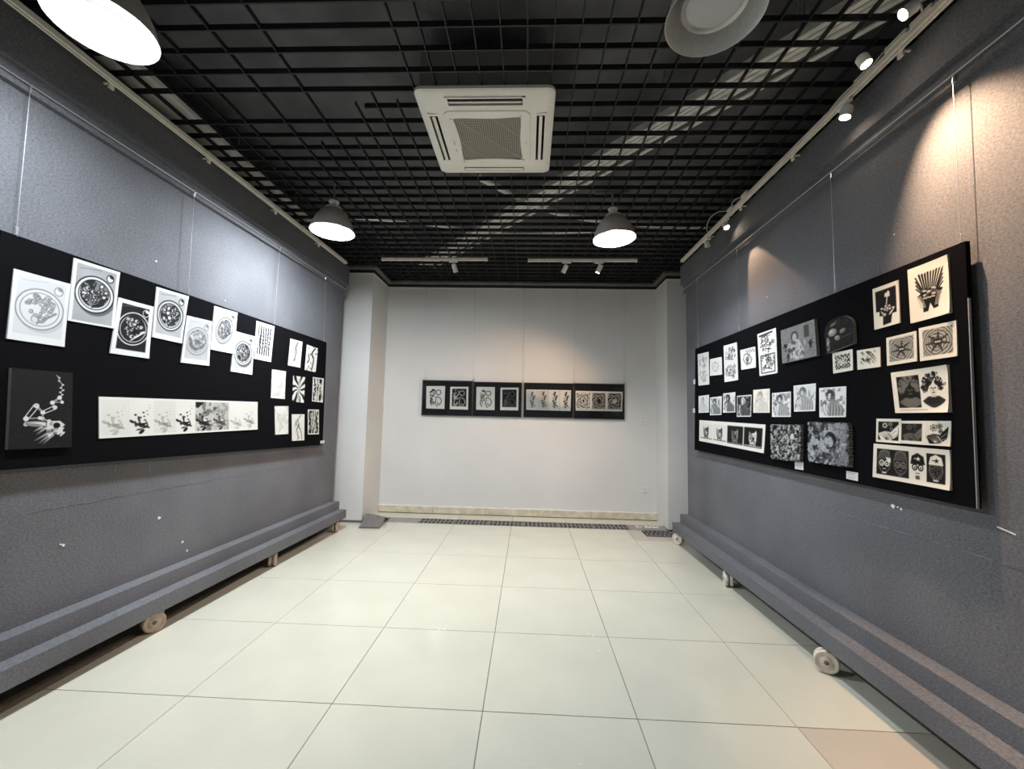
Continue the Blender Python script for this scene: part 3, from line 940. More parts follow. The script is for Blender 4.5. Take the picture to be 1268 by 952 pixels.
def card(c, kind, seed):
    A = c.asp
    r = np.random.RandomState(seed)
    if kind in ('blank', 'blank2'):
        c.put((c.noise(7, seed, 2) > 0.58).astype(float), 0.80, 0.55)
        for i in range(6):
            c.put(c.curve([(A * r.rand(), r.rand()) for _ in range(3)], 0.008), 0.72)
        return
    if kind == 'figure':
        c.put(c.curve([(A * .6, .1), (A * .5, .3), (A * .55, .5), (A * .42, .8)], 0.10, 0.05), 0.55)
        for i in range(26):
            t = r.rand()
            x = A * (0.55 - 0.1 * t + r.uniform(-.13, .13))
            c.put(c.line([(x, .1 + .75 * t), (x + r.uniform(-.05, .05), .16 + .75 * t)], 0.014), r.uniform(0.1, 0.6))
    if kind == 'ink':
        for i in range(34):
            x, y = A * r.rand(), r.rand()
            c.put(c.ell(x, y, r.uniform(.015, .05), r.uniform(.01, .03), r.rand() * 3), 0.05 if r.rand() < .75 else .95)
        c.put(c.curve([(A * .75, .05), (A * .5, .3), (A * .7, .5), (A * .6, .95)], 0.07), 0.12)
        c.put(c.curve([(A * .2, .4), (A * .3, .55), (A * .15, .7)], 0.05), 0.08)
    if kind == 'burst':
        a = np.arctan2(c.Y - 0.5, c.X - A / 2)
        d = np.hypot(c.X - A / 2, c.Y - 0.5)
        c.put(((np.sin(a * 9 + 3 * c.noise(5, seed)) > 0.25) & (d > 0.1)).astype(float), 0.10)
        c.put(c.poly([(A * .42, 0), (A * .58, 0), (A * .62, 1), (A * .38, 1)]), 0.85)
        for i in range(14):
            c.put(c.line([(A * .5, .1 + .06 * i), (A * (.5 + r.uniform(-.12, .12)), .14 + .06 * i)], .02), 0.15)
        c.put(c.ell(A / 2, .5, .09, .12), 0.7)
    if kind in ('dark', 'dark2'):
        m = inset(c, 0.045, 0.92)
        f = c.noise(6, seed, 3)
        c.put((np.sin(c.X * 26 + 9 * f) > (-0.05 if kind == 'dark' else -0.55)).astype(float), 0.06, m)
        for i in range(12):
            c.put(c.curve([(A * r.rand(), r.rand()) for _ in range(3)], 0.022), 0.93 if kind == 'dark' else .8, m)
        if kind == 'dark2':
            c.put(c.ell(A * .5, .55, .06, .3, .1), .75, m)
    if kind == 'dancer':
        for pts, w in (([(.7, .05), (.5, .2), (.55, .4)], .05), ([(.5, .2), (.35, .35), (.6, .5)], .06), ([(.55, .4), (.4, .6), (.5, .85), (.45, .97)], .07), ([(.55, .45), (.75, .7), (.8, .95)], .06), ([(.3, .3), (.2, .5)], .03)):
            c.put(c.curve([(A * x, y) for x, y in pts], w, w * .5), 0.25)
            c.put(c.curve([(A * x + .02, y) for x, y in pts], w * .3), 0.9)
        for i in range(18):
            x, y = A * r.uniform(.2, .8), r.uniform(.1, .9)
            c.put(c.line([(x, y), (x + r.uniform(-.06, .06), y + .06)], .012), 0.3)

def twin(c, kind, seed):
    """tall print with two stacked figures"""
    A = c.asp
    r = np.random.RandomState(seed)
    ink, bg = {'pale': (0.5, 0.93), 'mid': (0.22, 0.90), 'bold': (0.05, 0.93)}[kind]
    m = inset(c, 0.03, bg)
    for cy in (0.27, 0.72):
        for i in range(34):
            a, q = r.rand() * 6.28, math.sqrt(r.rand())
            x, y = A * .5 + A * .38 * q * math.cos(a), cy + 0.19 * q * math.sin(a)
            if r.rand() < .55:
                c.put(c.ring(x, y, r.uniform(.015, .05), r.uniform(.012, .035), .011, r.rand() * 3), ink, m)
            else:
                c.put(c.ell(x, y, r.uniform(.012, .035), r.uniform(.008, .022), r.rand() * 3), ink if r.rand() < .8 else bg, m)
        c.put(c.ring(A * .5, cy - .06, .06, .05, .014), ink, m)
        c.put(c.line([(A * .38, cy + .12), (A * .7, cy + .16)], .018), ink, m)
    if kind == 'bold':
        c.put(c.line([(A * .1, .07), (A * .8, .05)], .035), ink, m)
        c.put(c.line([(A * .2, .11), (A * .55, .09)], .02), ink, m)
        c.put(c.rect(A * .1, .53, A * .9, .96) - c.rect(A * .15, .555, A * .85, .935), .25, m)

def beast(c, kind, seed):
    A = c.asp
    r = np.random.RandomState(seed)
    ink, bg = {'line': (0.45, 0.9), 'bold': (0.08, 0.93)}[kind]
    m = inset(c, 0.05, bg)
    c.put(c.curve([(A * .25, .3), (A * .45, .25), (A * .65, .4), (A * .7, .7), (A * .35, .75), (A * .2, .5), (A * .25, .3)], .03), ink, m)
    for i in range(30):
        x, y = A * r.uniform(.2, .75), r.uniform(.25, .8)
        c.put(c.line([(x, y), (x + r.uniform(-.1, .1), y + r.uniform(-.1, .1))], .02), ink, m)
    if kind == 'bold':
        for k in range(4):
            c.put(c.line([(A * (.35 + .15 * k), .05), (A * (.5 + .15 * k), .22)], .035), ink, m)
        c.put(c.ell(A * .45, .55, .12, .2, .4), ink, m * c.hatch(.7, .06))

def sketch(c, i):
    """woman with raised hand, drawn ever darker"""
    A = c.asp
    r = np.random.RandomState(60 + i)
    ink, shade, bg = [(.52, .76, .95), (.10, .45, .90), (.06, .32, .88), (.92, .30, .08), (.55, .80, .95), (.12, .62, .93), (.30, .62, .90), (.15, .52, .93)][i - 1]
    m = inset(c, 0.045, bg)
    if i == 4:
        c.put(c.hatch(0.6, 0.05, 0.4, 0.1, 3), 0.35, m * 0.6)
    hx, hy = A * .42, .28
    c.put(c.ell(hx, hy, .20, .19), shade if i != 4 else .25, m)
    for k in range(16):
        a = 3.3 + k * 0.2
        c.put(c.curve([(hx + .1 * math.cos(a), hy + .1 * math.sin(a)), (hx + .2 * math.cos(a), hy + .19 * math.sin(a)), (hx + .22 * math.cos(a + .3), hy + .25 * math.sin(a + .3) + .1)], .014), ink, m)
    c.put(c.ell(hx - .02, hy + .03, .085, .12), bg * .97 if i != 4 else .8, m)
    c.put(c.ring(hx - .02, hy + .03, .085, .12, .012), ink, m)
    c.put(c.line([(hx - .07, hy + .01), (hx - .03, hy + .01)], .014), ink, m)
    c.put(c.line([(hx + .01, hy + .01), (hx + .05, hy + .01)], .014), ink, m)
    c.put(c.line([(hx - .04, hy + .09), (hx + .01, hy + .09)], .014), ink, m)
    c.put((c.noise(9, 70 + i, 2) > 0.56).astype(float), ink, m * 0.45 * (0.5 if i in (1, 5) else 1))
    # shoulders, coat folds
    body = c.poly([(hx - .02, .46), (hx + .16, .42), (A * .88, .62), (A * .95, .96), (A * .32, .96), (A * .34, .6)])
    c.put(body, shade if i != 4 else .22, m * (.55 if i in (1, 5) else .9))
    for k in range(11):
        x = A * (.36 + .055 * k)
        c.put(c.curve([(hx + .05 + .02 * k, .44 + .01 * k), (x + .02, .68), (x, .96)], .013), ink if k % 2 else bg, m * body)
    # raised forearm with fingers
    c.put(c.curve([(A * .30, .96), (A * .18, .70), (A * .22, .52)], .10, .07), bg * .95 if i != 4 else .7, m)
    c.put(c.curve([(A * .26, .96), (A * .13, .70), (A * .17, .50)], .013), ink, m)
    c.put(c.curve([(A * .36, .93), (A * .25, .70), (A * .28, .52)], .013), ink, m)
    for k in range(4):
        c.put(c.line([(A * .16 + .025 * k, .54), (A * .20 + .04 * k, .42 + .01 * k)], .018), ink if i != 4 else .9, m)
    for k in range(6):
        c.put(c.line([(A * .05, .58 + .05 * k), (A * .15, .56 + .05 * k)], .010), ink, m * .6)

def pigs(c):
    A = c.asp
    pw = (A - 0.2) / 4
    for i, (ink, bg) in enumerate(((.08, .92), (.18, .92), (.55, .09), (.95, .07))):
        x0 = 0.1 + i * (pw) + 0.02
        x1 = x0 + pw - 0.07
        m = c.rect(x0, .14, x1, .86)
        c.put(m, bg)
        r = np.random.RandomState(8)
        cx = (x0 + x1) / 2
        body = c.poly([(cx - .26, .28), (cx - .17, .36), (cx + .10, .34), (cx + .20, .24), (cx + .26, .36), (cx + .24, .66), (cx + .14, .74), (cx - .18, .74), (cx - .27, .58)])
        c.put(body, ink, m)
        for k in range(22):
            x, y = cx + r.uniform(-.2, .2), r.uniform(.36, .70)
            c.put(c.ring(x, y, r.uniform(.02, .05), r.uniform(.02, .045), .014), bg, m * body)
        c.put(c.ell(cx + .05, .55, .06, .05), bg, m * body)
        for k in (-.17, -.06, .08, .18):
            c.put(c.line([(cx + k, .70), (cx + k, .80)], .05), ink, m)
        c.put(c.line([(x0 + .04, .82), (x1 - .04, .82)], .025), ink, m)

def grey_canvas(c):
    A = c.asp
    c.put(np.ones_like(c.c), .42)
    c.put(c.noise(30, 4, 3), .62, .8)
    r = np.random.RandomState(3)
    c.put(c.rect(A * .70, .08, A * .84, .42), .12)
    c.put(c.hatch(0, .04, .4), .45, c.rect(A * .70, .08, A * .84, .42))
    c.put(c.ell(A * .42, .30, .16, .15), .25)
    c.put(c.ell(A * .42, .33, .10, .12), .68)
    body = c.poly([(A * .32, .42), (A * .56, .42), (A * .68, .75), (A * .60, .95), (A * .28, .95), (A * .22, .7)])
    c.put(body, .7)
    c.put((c.noise(12, 7, 2) > .52).astype(float), .35, body)
    for k in range(22):
        x, y = A * r.uniform(.25, .7), r.uniform(.35, .95)
        c.put(c.curve([(x, y), (x + r.uniform(-.12, .12), y + .05), (x + r.uniform(-.1, .1), y + .12)], .022), .92 if k % 2 else .1)
    for cx, cy in ((.12, .55), (.86, .62), (.2, .86)):
        for k in range(18):
            a = r.rand() * 6.28
            c.put(c.ell(A * cx + .09 * r.rand() * math.cos(a), cy + .12 * r.rand() * math.sin(a), .03, .02, r.rand() * 3), .08)
    for k in range(5):
        c.put(c.curve([(A * (.35 + .05 * k), .72), (A * (.40 + .05 * k), .86), (A * (.5 + .04 * k), .95)], .02), .95)

def still_life(c):
    A = c.asp
    c.put(np.ones_like(c.c), .10)
    c.put(c.noise(9, 2, 3), .17, .7)
    c.put(c.ell(A * .32, .20, .16, .05, -.3), .5, c.noise(20, 3) > .35)
    def fruit(x, y, rx, ry, v, rot=0.0):
        c.put(c.ell(A * x + .012, y + .02, rx * 1.08, ry * 1.08, rot), .03)
        for k in range(5):
            c.put(c.ell(A * x - .01 * k, y - .012 * k, rx * (1 - .17 * k), ry * (1 - .17 * k), rot), v * (.55 + .11 * k))
        c.put(c.ell(A * x, y, rx, ry, rot), v * .7, (c.noise(26, 5) > .62) * .5)
    fruit(.30, .45, .17, .12, .95)
    fruit(.66, .50, .12, .075, .70, -.2)
    fruit(.46, .66, .12, .08, .82, .3)
    c.put(c.line([(A * .62, .69), (A * .98, .66)], .02), .38)
    c.put(c.line([(A * .7, .55), (A * 1.0, .52)], .012), .28)
    for k in range(5):
        c.put(c.ell(A * (.10 + .02 * (k % 2)), .62 + .07 * k, .055, .075, .4 - .2 * k), .50 + .12 * (k % 3))
    c.put(c.noise(14, 8, 2), .06, (c.Y > .8) * .6)

def labyrinth(c):
    m = c.rect(.16, .16, c.asp - .16, .84)
    a, b = c.noise(7, 21), c.noise(7, 33)
    f = np.sin(c.X * 34 + 5 * a) * np.sin(c.Y * 34 + 5 * b)
    c.put((f > -.12).astype(float), .06, m)
    c.put(c.rect(.3, .32, c.asp - .34, .66), .85, (c.noise(16, 2) > .4) * .9)

def strokes(c):
    A = c.asp
    m = c.rect(.14, .12, A - .14, .88)
    r = np.random.RandomState(4)
    for k in range(30):
        x, y = A * r.uniform(.2, .8), r.uniform(.18, .75)
        L = r.uniform(.1, .26)
        c.put(c.line([(x - L * .55, y - L * .65), (x + L * .3, y + L * .35)], .05, .012), .07, m)
    for k in range(8):
        x, y = A * r.uniform(.25, .7), r.uniform(.3, .7)
        c.put(c.ell(x, y, .06, .025, .8), .85, m)

def hands_rose(c):
    A = c.asp
    m = c.rect(.07, .10, A - .07, .72)
    c.put(m, .06)
    c.put(c.rect(0, .60, .16, 1), .95)
    for k in range(5):
        c.put(c.ell(A * .55 + .04 * math.sin(k * 2), .27 - .015 * k, .055, .03, k * 1.1), .92)
    c.put(c.line([(A * .55, .3), (A * .5, .5)], .03), .85)
    cup = c.poly([(A * .26, .62), (A * .38, .52), (A * .66, .50), (A * .84, .58), (A * .72, .74), (A * .66, .92), (A * .34, .92), (A * .36, .76)])
    c.put(cup, .07)
    r = np.random.RandomState(2)
    for k in range(20):
        a = r.rand() * 6.28
        x, y = A * .55 + .17 * r.rand() * math.cos(a), .56 + .09 * r.rand() * math.sin(a)
        c.put(c.ell(x, y, .045, .028, a), .93)
        c.put(c.ring(x, y, .045, .028, .012, a), .10)
    for k in range(5):
        c.put(c.curve([(A * (.28 + .03 * k), .60 + .02 * k), (A * (.36 + .03 * k), .70), (A * .42, .74)], .012), .9)
        c.put(c.curve([(A * (.82 - .03 * k), .58 + .02 * k), (A * (.72 - .02 * k), .68), (A * .6, .74)], .012), .9)
    c.put(c.poly([(A * .40, .76), (A * .64, .74), (A * .68, .93), (A * .34, .95)]), .05)

def hands_rays(c):
    A = c.asp
    for k in range(9):
        x = A * (.24 + .075 * k)
        bx = A * (.38 + .028 * k)
        c.put(c.poly([(x, .16 + .01 * (k % 3)), (x + .035, .155), (bx + .018, .56), (bx, .56)]), .05 if k != 4 else .15)
    for k in range(4):
        c.put(c.poly([(A * .16, .20 + .07 * k), (A * .19, .19 + .07 * k), (A * .37, .50 + .02 * k), (A * .36, .52 + .02 * k)]), .06)
        c.put(c.poly([(A * .84, .20 + .07 * k), (A * .87, .21 + .07 * k), (A * .66, .52 + .02 * k), (A * .65, .50 + .02 * k)]), .06)
    cup = c.poly([(A * .20, .55), (A * .34, .50), (A * .66, .48), (A * .84, .52), (A * .72, .70), (A * .70, .83), (A * .58, .84), (A * .50, .72), (A * .44, .86), (A * .32, .86), (A * .32, .70)])
    c.put(cup, .05)
    c.put(c.ell(A * .5, .53, .17, .10), .10)
    r = np.random.RandomState(12)
    for k in range(18):
        x, y = A * r.uniform(.33, .68), r.uniform(.44, .60)
        c.put(c.ell(x, y, .04, .014, r.uniform(-.4, .4)), .9 if k % 3 == 0 else .4)
    for k in range(6):
        c.put(c.ell(A * (.36 + .05 * k), .615 + .008 * (k % 2), .018, .012), .97)
    for sx in (-1, 1):
        for k in range(5):
            x = A * .5 + sx * A * (.16 + .02 * k)
            c.put(c.curve([(x + sx * .05, .56), (x, .66 + .02 * k), (x - sx * .03, .78)], .010), .75)

def star(c, seed):
    A = c.asp
    m = c.rect(.11, .10, A - .11, .88)
    c.put(m, .35)
    f = c.noise(6, seed, 2)
    d = np.hypot(c.X - A * .5, (c.Y - .5))
    c.put((np.sin(d * 75 + 9 * f) > -.1).astype(float), .72, m)
    r = np.random.RandomState(seed)
    for k in range(7):
        a = k * .9 + .3
        c.put(c.line([(A * .5, .5), (A * .5 + .36 * math.cos(a), .5 + .30 * math.sin(a))], .11, .03), .10, m)
        c.put(c.line([(A * .5, .5), (A * .5 + .32 * math.cos(a), .5 + .26 * math.sin(a))], .02, .005), .6, m)
    c.put(c.ell(A * .5, .5, .13, .10), .15, m)
    for k in range(3):
        c.put(c.ell(A * .5 + .06 * (k - 1), .5, .03, .025), .9, m)

def portraits(c):
    A = c.asp
    def head(cx, ink, bg, clip):
        for k in range(70):
            r = np.random.RandomState(k)
            a, q = r.uniform(2.6, 6.8), r.uniform(.11, .30)
            x, y = cx + q * .95 * math.cos(a), .40 + q * .95 * math.sin(a)
            c.put(c.ring(x, y, .032, .022, .013, r.rand() * 3), ink, clip)
            if k % 2:
                c.put(c.ell(x, y, .022, .014, a), ink, clip)
        c.put(c.poly([(cx - .30, .74), (cx - .14, .64), (cx + .14, .64), (cx + .32, .74), (cx + .24, .82), (cx, .92), (cx - .22, .82)]), ink, clip * .9)
        c.put(c.curve([(cx - .30, .74), (cx - .22, .82), (cx, .91), (cx + .24, .82), (cx + .32, .74)], .03), bg, clip)
        c.put(c.rect(cx - .06, .52, cx + .06, .66), bg * .9, clip)
        c.put(c.ell(cx, .47, .115, .14), bg * .97, clip)
        c.put(c.ell(cx - .11, .36, .09, .05, -.5), ink, clip)
        c.put(c.ell(cx + .11, .36, .09, .05, .5), ink, clip)
        for s in (-1, 1):
            c.put(c.ell(cx + s * .045, .46, .026, .013), ink, clip)
        c.put(c.line([(cx, .46), (cx, .52)], .014), ink, clip)
        c.put(c.line([(cx - .03, .56), (cx + .03, .56)], .02), ink, clip)
        c.put(c.rect(cx - .16, .68, cx + .16, .80), ink, clip * c.hatch(.8, .05))
    m = c.rect(.12, .13, A * .49, .88)
    c.put(m, .08)
    head(A * .31, .42, .10, m)
    head(A * .73, .07, .94, c.rect(A * .49, .05, A, .95))
    c.put(c.rect(.14, .925, A * .6, .945), .65)

def flowers(c, kind):
    A = c.asp
    if kind == 1:
        m, bg, ink = c.rect(.10, .12, A - .10, .90), .07, .95
    elif kind == 2:
        m, bg, ink = c.rect(.03, .12, A - .12, .86), .10, .38
    else:
        m, bg, ink = c.rect(.03, .10, A - .06, .93), .94, .07
    c.put(m, bg)
    r = np.random.RandomState(5)
    fan = c.poly([(A * .22, .95), (A * .08, .62), (A * .36, .52), (A * .60, .55), (A * .92, .22), (A * .88, .70), (A * .62, .90)])
    c.put(fan, ink, m)
    for k in range(9):
        a = -.1 - .3 * k
        c.put(c.line([(A * .42, .88), (A * .42 + .6 * math.cos(a), .88 + .6 * math.sin(a))], .014), bg, m * fan)
    for cx, cy, s in ((.36, .28, .17), (.58, .22, .12), (.62, .42, .10)):
        for k in range(13):
            a = k * .9
            c.put(c.ell(A * cx + s * .55 * math.cos(a), cy + s * .5 * math.sin(a), s * .35, s * .2, a), ink if kind != 3 else .92, m)
            c.put(c.ring(A * cx + s * .55 * math.cos(a), cy + s * .5 * math.sin(a), s * .35, s * .2, .016, a), bg if kind != 3 else .1, m)
    c.put(c.line([(A * .50, .62), (A * .8, .95)], .025), bg if kind != 3 else .95, m)

def faces(c):
    A = c.asp
    x0, x1, y0, y1 = .12, A - .12, .13, .88
    w = (x1 - x0) / 4
    specs = [(.07, .95, False), (.09, .40, False), (.94, .07, True), (.08, .50, True)]
    for i, (bg, ink, hat) in enumerate(specs):
        a, b = x0 + i * w, x0 + (i + 1) * w
        m = c.rect(a, y0, b, y1)
        c.put(m, bg)
        cx, cy = (a + b) / 2, .50
        c.put(c.ell(cx, .56, .19, .27), bg if i == 0 else (.12 if i == 1 else .93 if i == 2 else .45), m)
        if i == 3:
            c.put(c.hatch(.9, .045, .5, .2, 4), .08, m * c.ell(cx, .60, .19, .23))
            c.put(c.poly([(cx - .2, .42), (cx - .15, .22), (cx, .15), (cx + .15, .22), (cx + .2, .42)]), .93, m)
        if i == 2:
            c.put(c.poly([(cx - .21, .46), (cx - .17, .24), (cx, .15), (cx + .17, .24), (cx + .21, .46)]), .07, m)
        if i in (0, 1):
            for k in range(14):
                r = np.random.RandomState(k)
                c.put(c.curve([(cx - .18 + .025 * k, .42), (cx - .16 + .025 * k, .24), (cx - .1 + .02 * k, .17)], .014), .45 if i == 0 else .38, m)
            c.put(c.ring(cx, .48, .20, .32, .02), .4, m)
        if i == 0:
            c.put(c.poly([(cx + .04, .36), (cx + .2, .38), (cx + .2, .50), (cx + .12, .52)]), .93, m)
        if hat:     # small star on the cap
            col_ = .95 if i == 2 else .06
            c.put(c.poly([(cx + .02 + (.07 if k % 2 == 0 else .03) * math.cos(-1.57 + k * .628), .31 + (.07 if k % 2 == 0 else .03) * math.sin(-1.57 + k * .628)) for k in range(10)]), col_, m)
            c.put(c.line([(cx - .1, .31), (cx, .31)], .02), col_, m)
        gv = .95 if i == 0 else .45 if i == 1 else .06 if i == 2 else .06
        for s in (-1, 1):
            if i == 2:
                c.put(c.ell(cx + s * .09, .54, .07, .08), .96, m)
            c.put(c.ring(cx + s * .085, .54, .065, .075, .032 if i != 3 else .02), gv, m)
            c.put(c.ell(cx + s * .08, .55, .022, .03), gv, m)
        c.put(c.line([(cx - .03, .53), (cx + .03, .53)], .02), gv, m)
        if i == 3:
            c.put(c.poly([(cx, .58), (cx - .06, .68), (cx + .06, .68)]), .06, m)
        c.put(c.line([(cx - .05, .70), (cx + .05, .70)], .02), gv, m)
        if i in (0, 3):
            c.put(c.rect(cx - .07, .80, cx + .07, .835), .95, m)
        if i in (1, 2):
            c.put(c.rect(cx - .06, .76, cx + .06, .86), .3, m)

def texture_paint(c, kind):
    A = c.asp
    if kind == 1:
        f = c.noise(9, 14, 3)
        g = c.noise(7, 25, 2)
        c.put(np.ones_like(c.c), .30)
        c.put((np.sin(c.X * 15 + c.Y * 19 + 10 * f) > .25).astype(float), .78, .9)
        c.put((np.sin(c.X * 38 - c.Y * 24 + 12 * g) > .45).astype(float), .92, .7)
        c.put((c.noise(18, 3, 2) > .60).astype(float), .07)
        c.put(c.ell(A * .75, .32, .08, .08), .95)
    else:
        f = c.noise(6, 44, 4)
        c.put(np.ones_like(c.c), .34)
        c.put(np.clip((f - .42) * 5, 0, 1), .72)
        c.put((c.noise(24, 9, 2) > .62).astype(float), .85, .7)
        c.put((c.noise(13, 19, 2) > .62).astype(float), .12, .8)
        c.put(c.poly([(A * .5, .02), (A * .98, .02), (A * .95, .45), (A * .75, .35)]), .66, .7)
        c.put(c.ell(A * .58, .42, .19, .20), .12, .8)
        c.put(c.ell(A * .55, .46, .15, .13, .6), .78)
        c.put((c.noise(20, 5) > .6).astype(float), .5, c.ell(A * .55, .46, .15, .13, .6))
        c.put(c.poly([(A * .98, .66), (A * .98, .98), (A * .6, .98)]), .58, .7)
        c.put(c.ell(A * .14, .80, .03), .98)

def scroll(c, kind, seed=0):
    """prints of the framed row: curling creature in line or reversed out"""
    A = c.asp
    if kind in ('line', 'line2'):
        c.put(np.ones_like(c.c), .94)
        ink = .10 if kind == 'line' else .22
        m = np.ones_like(c.c)
    else:
        m = c.rect(.09, .09, A - .09, .86)
        c.put(m, .07)
        ink = .93 if kind == 'rev' else .45
    for pts, w in (([(.35, .15), (.5, .25), (.4, .4), (.3, .5), (.22, .7), (.3, .85)], .035), ([(.5, .22), (.72, .18), (.78, .32), (.62, .40), (.55, .3)], .03),
                   ([(.45, .5), (.7, .5), (.82, .66), (.7, .82), (.6, .72)], .03), ([(.55, .55), (.5, .75), (.62, .9)], .03)):
        c.put(c.curve([(A * x, y) for x, y in pts], w), ink, m)
    r = np.random.RandomState(seed)
    for k in range(22):
        x, y = A * r.uniform(.2, .45), r.uniform(.15, .8)
        c.put(c.ell(x, y, .04, .022, r.rand() * 3), ink, m * (1 if kind != 'line2' else .5))
    c.put(c.ell(A * .38, .18, .06, .05), ink if kind in ('line', 'line2') else .06, m)

def four_strip(c):
    A = c.asp
    w = A / 4
    for i, ink in enumerate((.30, .22, .08, .12)):
        x0 = i * w
        m = c.rect(x0 + .03, .04, x0 + w - .03, .96)
        c.put(m, (.86, .80, .90, .92)[i])
        r = np.random.RandomState(70)
        y0 = .10 if i else .12
        for k in range(46):
            t = k / 45
            x = x0 + w * (.55 + .06 * math.sin(t * 9)) + r.uniform(-.09, .09)
            y = y0 + t * .76
            c.put(c.ell(x, y, .04, .026, r.rand() * 3), ink if k % 3 else .9, m)
        c.put(c.line([(x0 + w - .005, 0), (x0 + w - .005, 1)], .012), .35)

def three_strip(c):
    A = c.asp
    w = A / 3
    for i in range(3):
        x0 = i * w
        cx = x0 + w * .5
        m = c.rect(x0 + .05, .10, x0 + w - .07, .88)
        bg, ink = ((.93, .08), (.20, .85), (.07, .90))[i]
        c.put(m, bg)
        a = np.arctan2(c.Y - .5, c.X - cx)
        d = np.hypot(c.X - cx, (c.Y - .5))
        c.put((np.sin(d * 42 + 3 * np.sin(a * 7)) * np.sin(a * 9 + d * 8) > (.1 if i else .22)).astype(float), ink, m * (d > .10))
        c.put(c.ell(cx, .5, .10, .12), ink if i == 2 else bg, m)
        c.put(c.ell(cx, .5, .05, .08), .08 if i != 2 else .8, m)

def caption(c, n=4):
    for k in range(n):
        c.put(c.line([(c.asp * .12, .2 + .6 * k / max(1, n - 1)), (c.asp * (.85 - .15 * (k % 2)), .2 + .6 * k / max(1, n - 1))], .05), .62)

# corner positions on the panels (run, height) in metres, top left first; last pair is the drawing resolution
LQ = {
  'bowl_faint': ((-0.288,2.242), (-0.029,2.243), (-0.031,1.876), (-0.287,1.876), (70,87)),
  'bowl_grey': ((-0.025,2.401), (0.238,2.407), (0.232,2.039), (-0.027,2.031), (56,77)),
  'bowl_dark': ((0.248,2.246), (0.489,2.248), (0.484,1.881), (0.224,1.880), (43,69)),
  'bowl_ring': ((0.498,2.395), (0.764,2.403), (0.733,2.032), (0.497,2.035), (39,62)),
  'bowl_pale': ((0.766,2.255), (1.005,2.264), (1.008,1.895), (0.743,1.888), (30,58)),
  'bowl_oval': ((1.019,2.398), (1.279,2.405), (1.272,2.033), (1.010,2.032), (28,54)),
  'bowl_leaf': ((1.270,2.238), (1.525,2.238), (1.518,1.873), (1.250,1.876), (24,50)),
  'maze': ((1.536,2.392), (1.802,2.396), (1.779,2.028), (1.532,2.028), (22,47)),
  'b1': ((2.083,2.324), (2.309,2.329), (2.292,2.031), (2.067,2.031), (15,33)),
  'b2': ((2.401,2.313), (2.639,2.307), (2.615,2.015), (2.388,2.017), (14,31)),
  'c1': ((1.810,1.958), (2.038,1.962), (2.046,1.667), (1.821,1.669), (17,35)),
  'c2': ((2.176,1.930), (2.409,1.933), (2.401,1.639), (2.187,1.645), (15,32)),
  'c3': ((2.568,1.951), (2.811,1.956), (2.816,1.657), (2.580,1.663), (13,30)),
  'd1': ((1.889,1.587), (2.120,1.593), (2.146,1.294), (1.928,1.294), (17,35)),
  'd2': ((2.191,1.506), (2.433,1.508), (2.458,1.209), (2.227,1.214), (16,33)),
  'd3': ((2.501,1.564), (2.738,1.566), (2.767,1.266), (2.532,1.272), (13,31)),
  'label': ((2.813,1.181), (2.915,1.184), (2.915,1.150), (2.823,1.146), (5,3)),
  'strip': ((0.186,1.602), (1.626,1.621), (1.649,1.357), (0.210,1.343), (196,52)),
  'skeleton': ((-0.260,1.728), (0.019,1.732), (0.052,1.302), (-0.239,1.309), (76,102)),
}
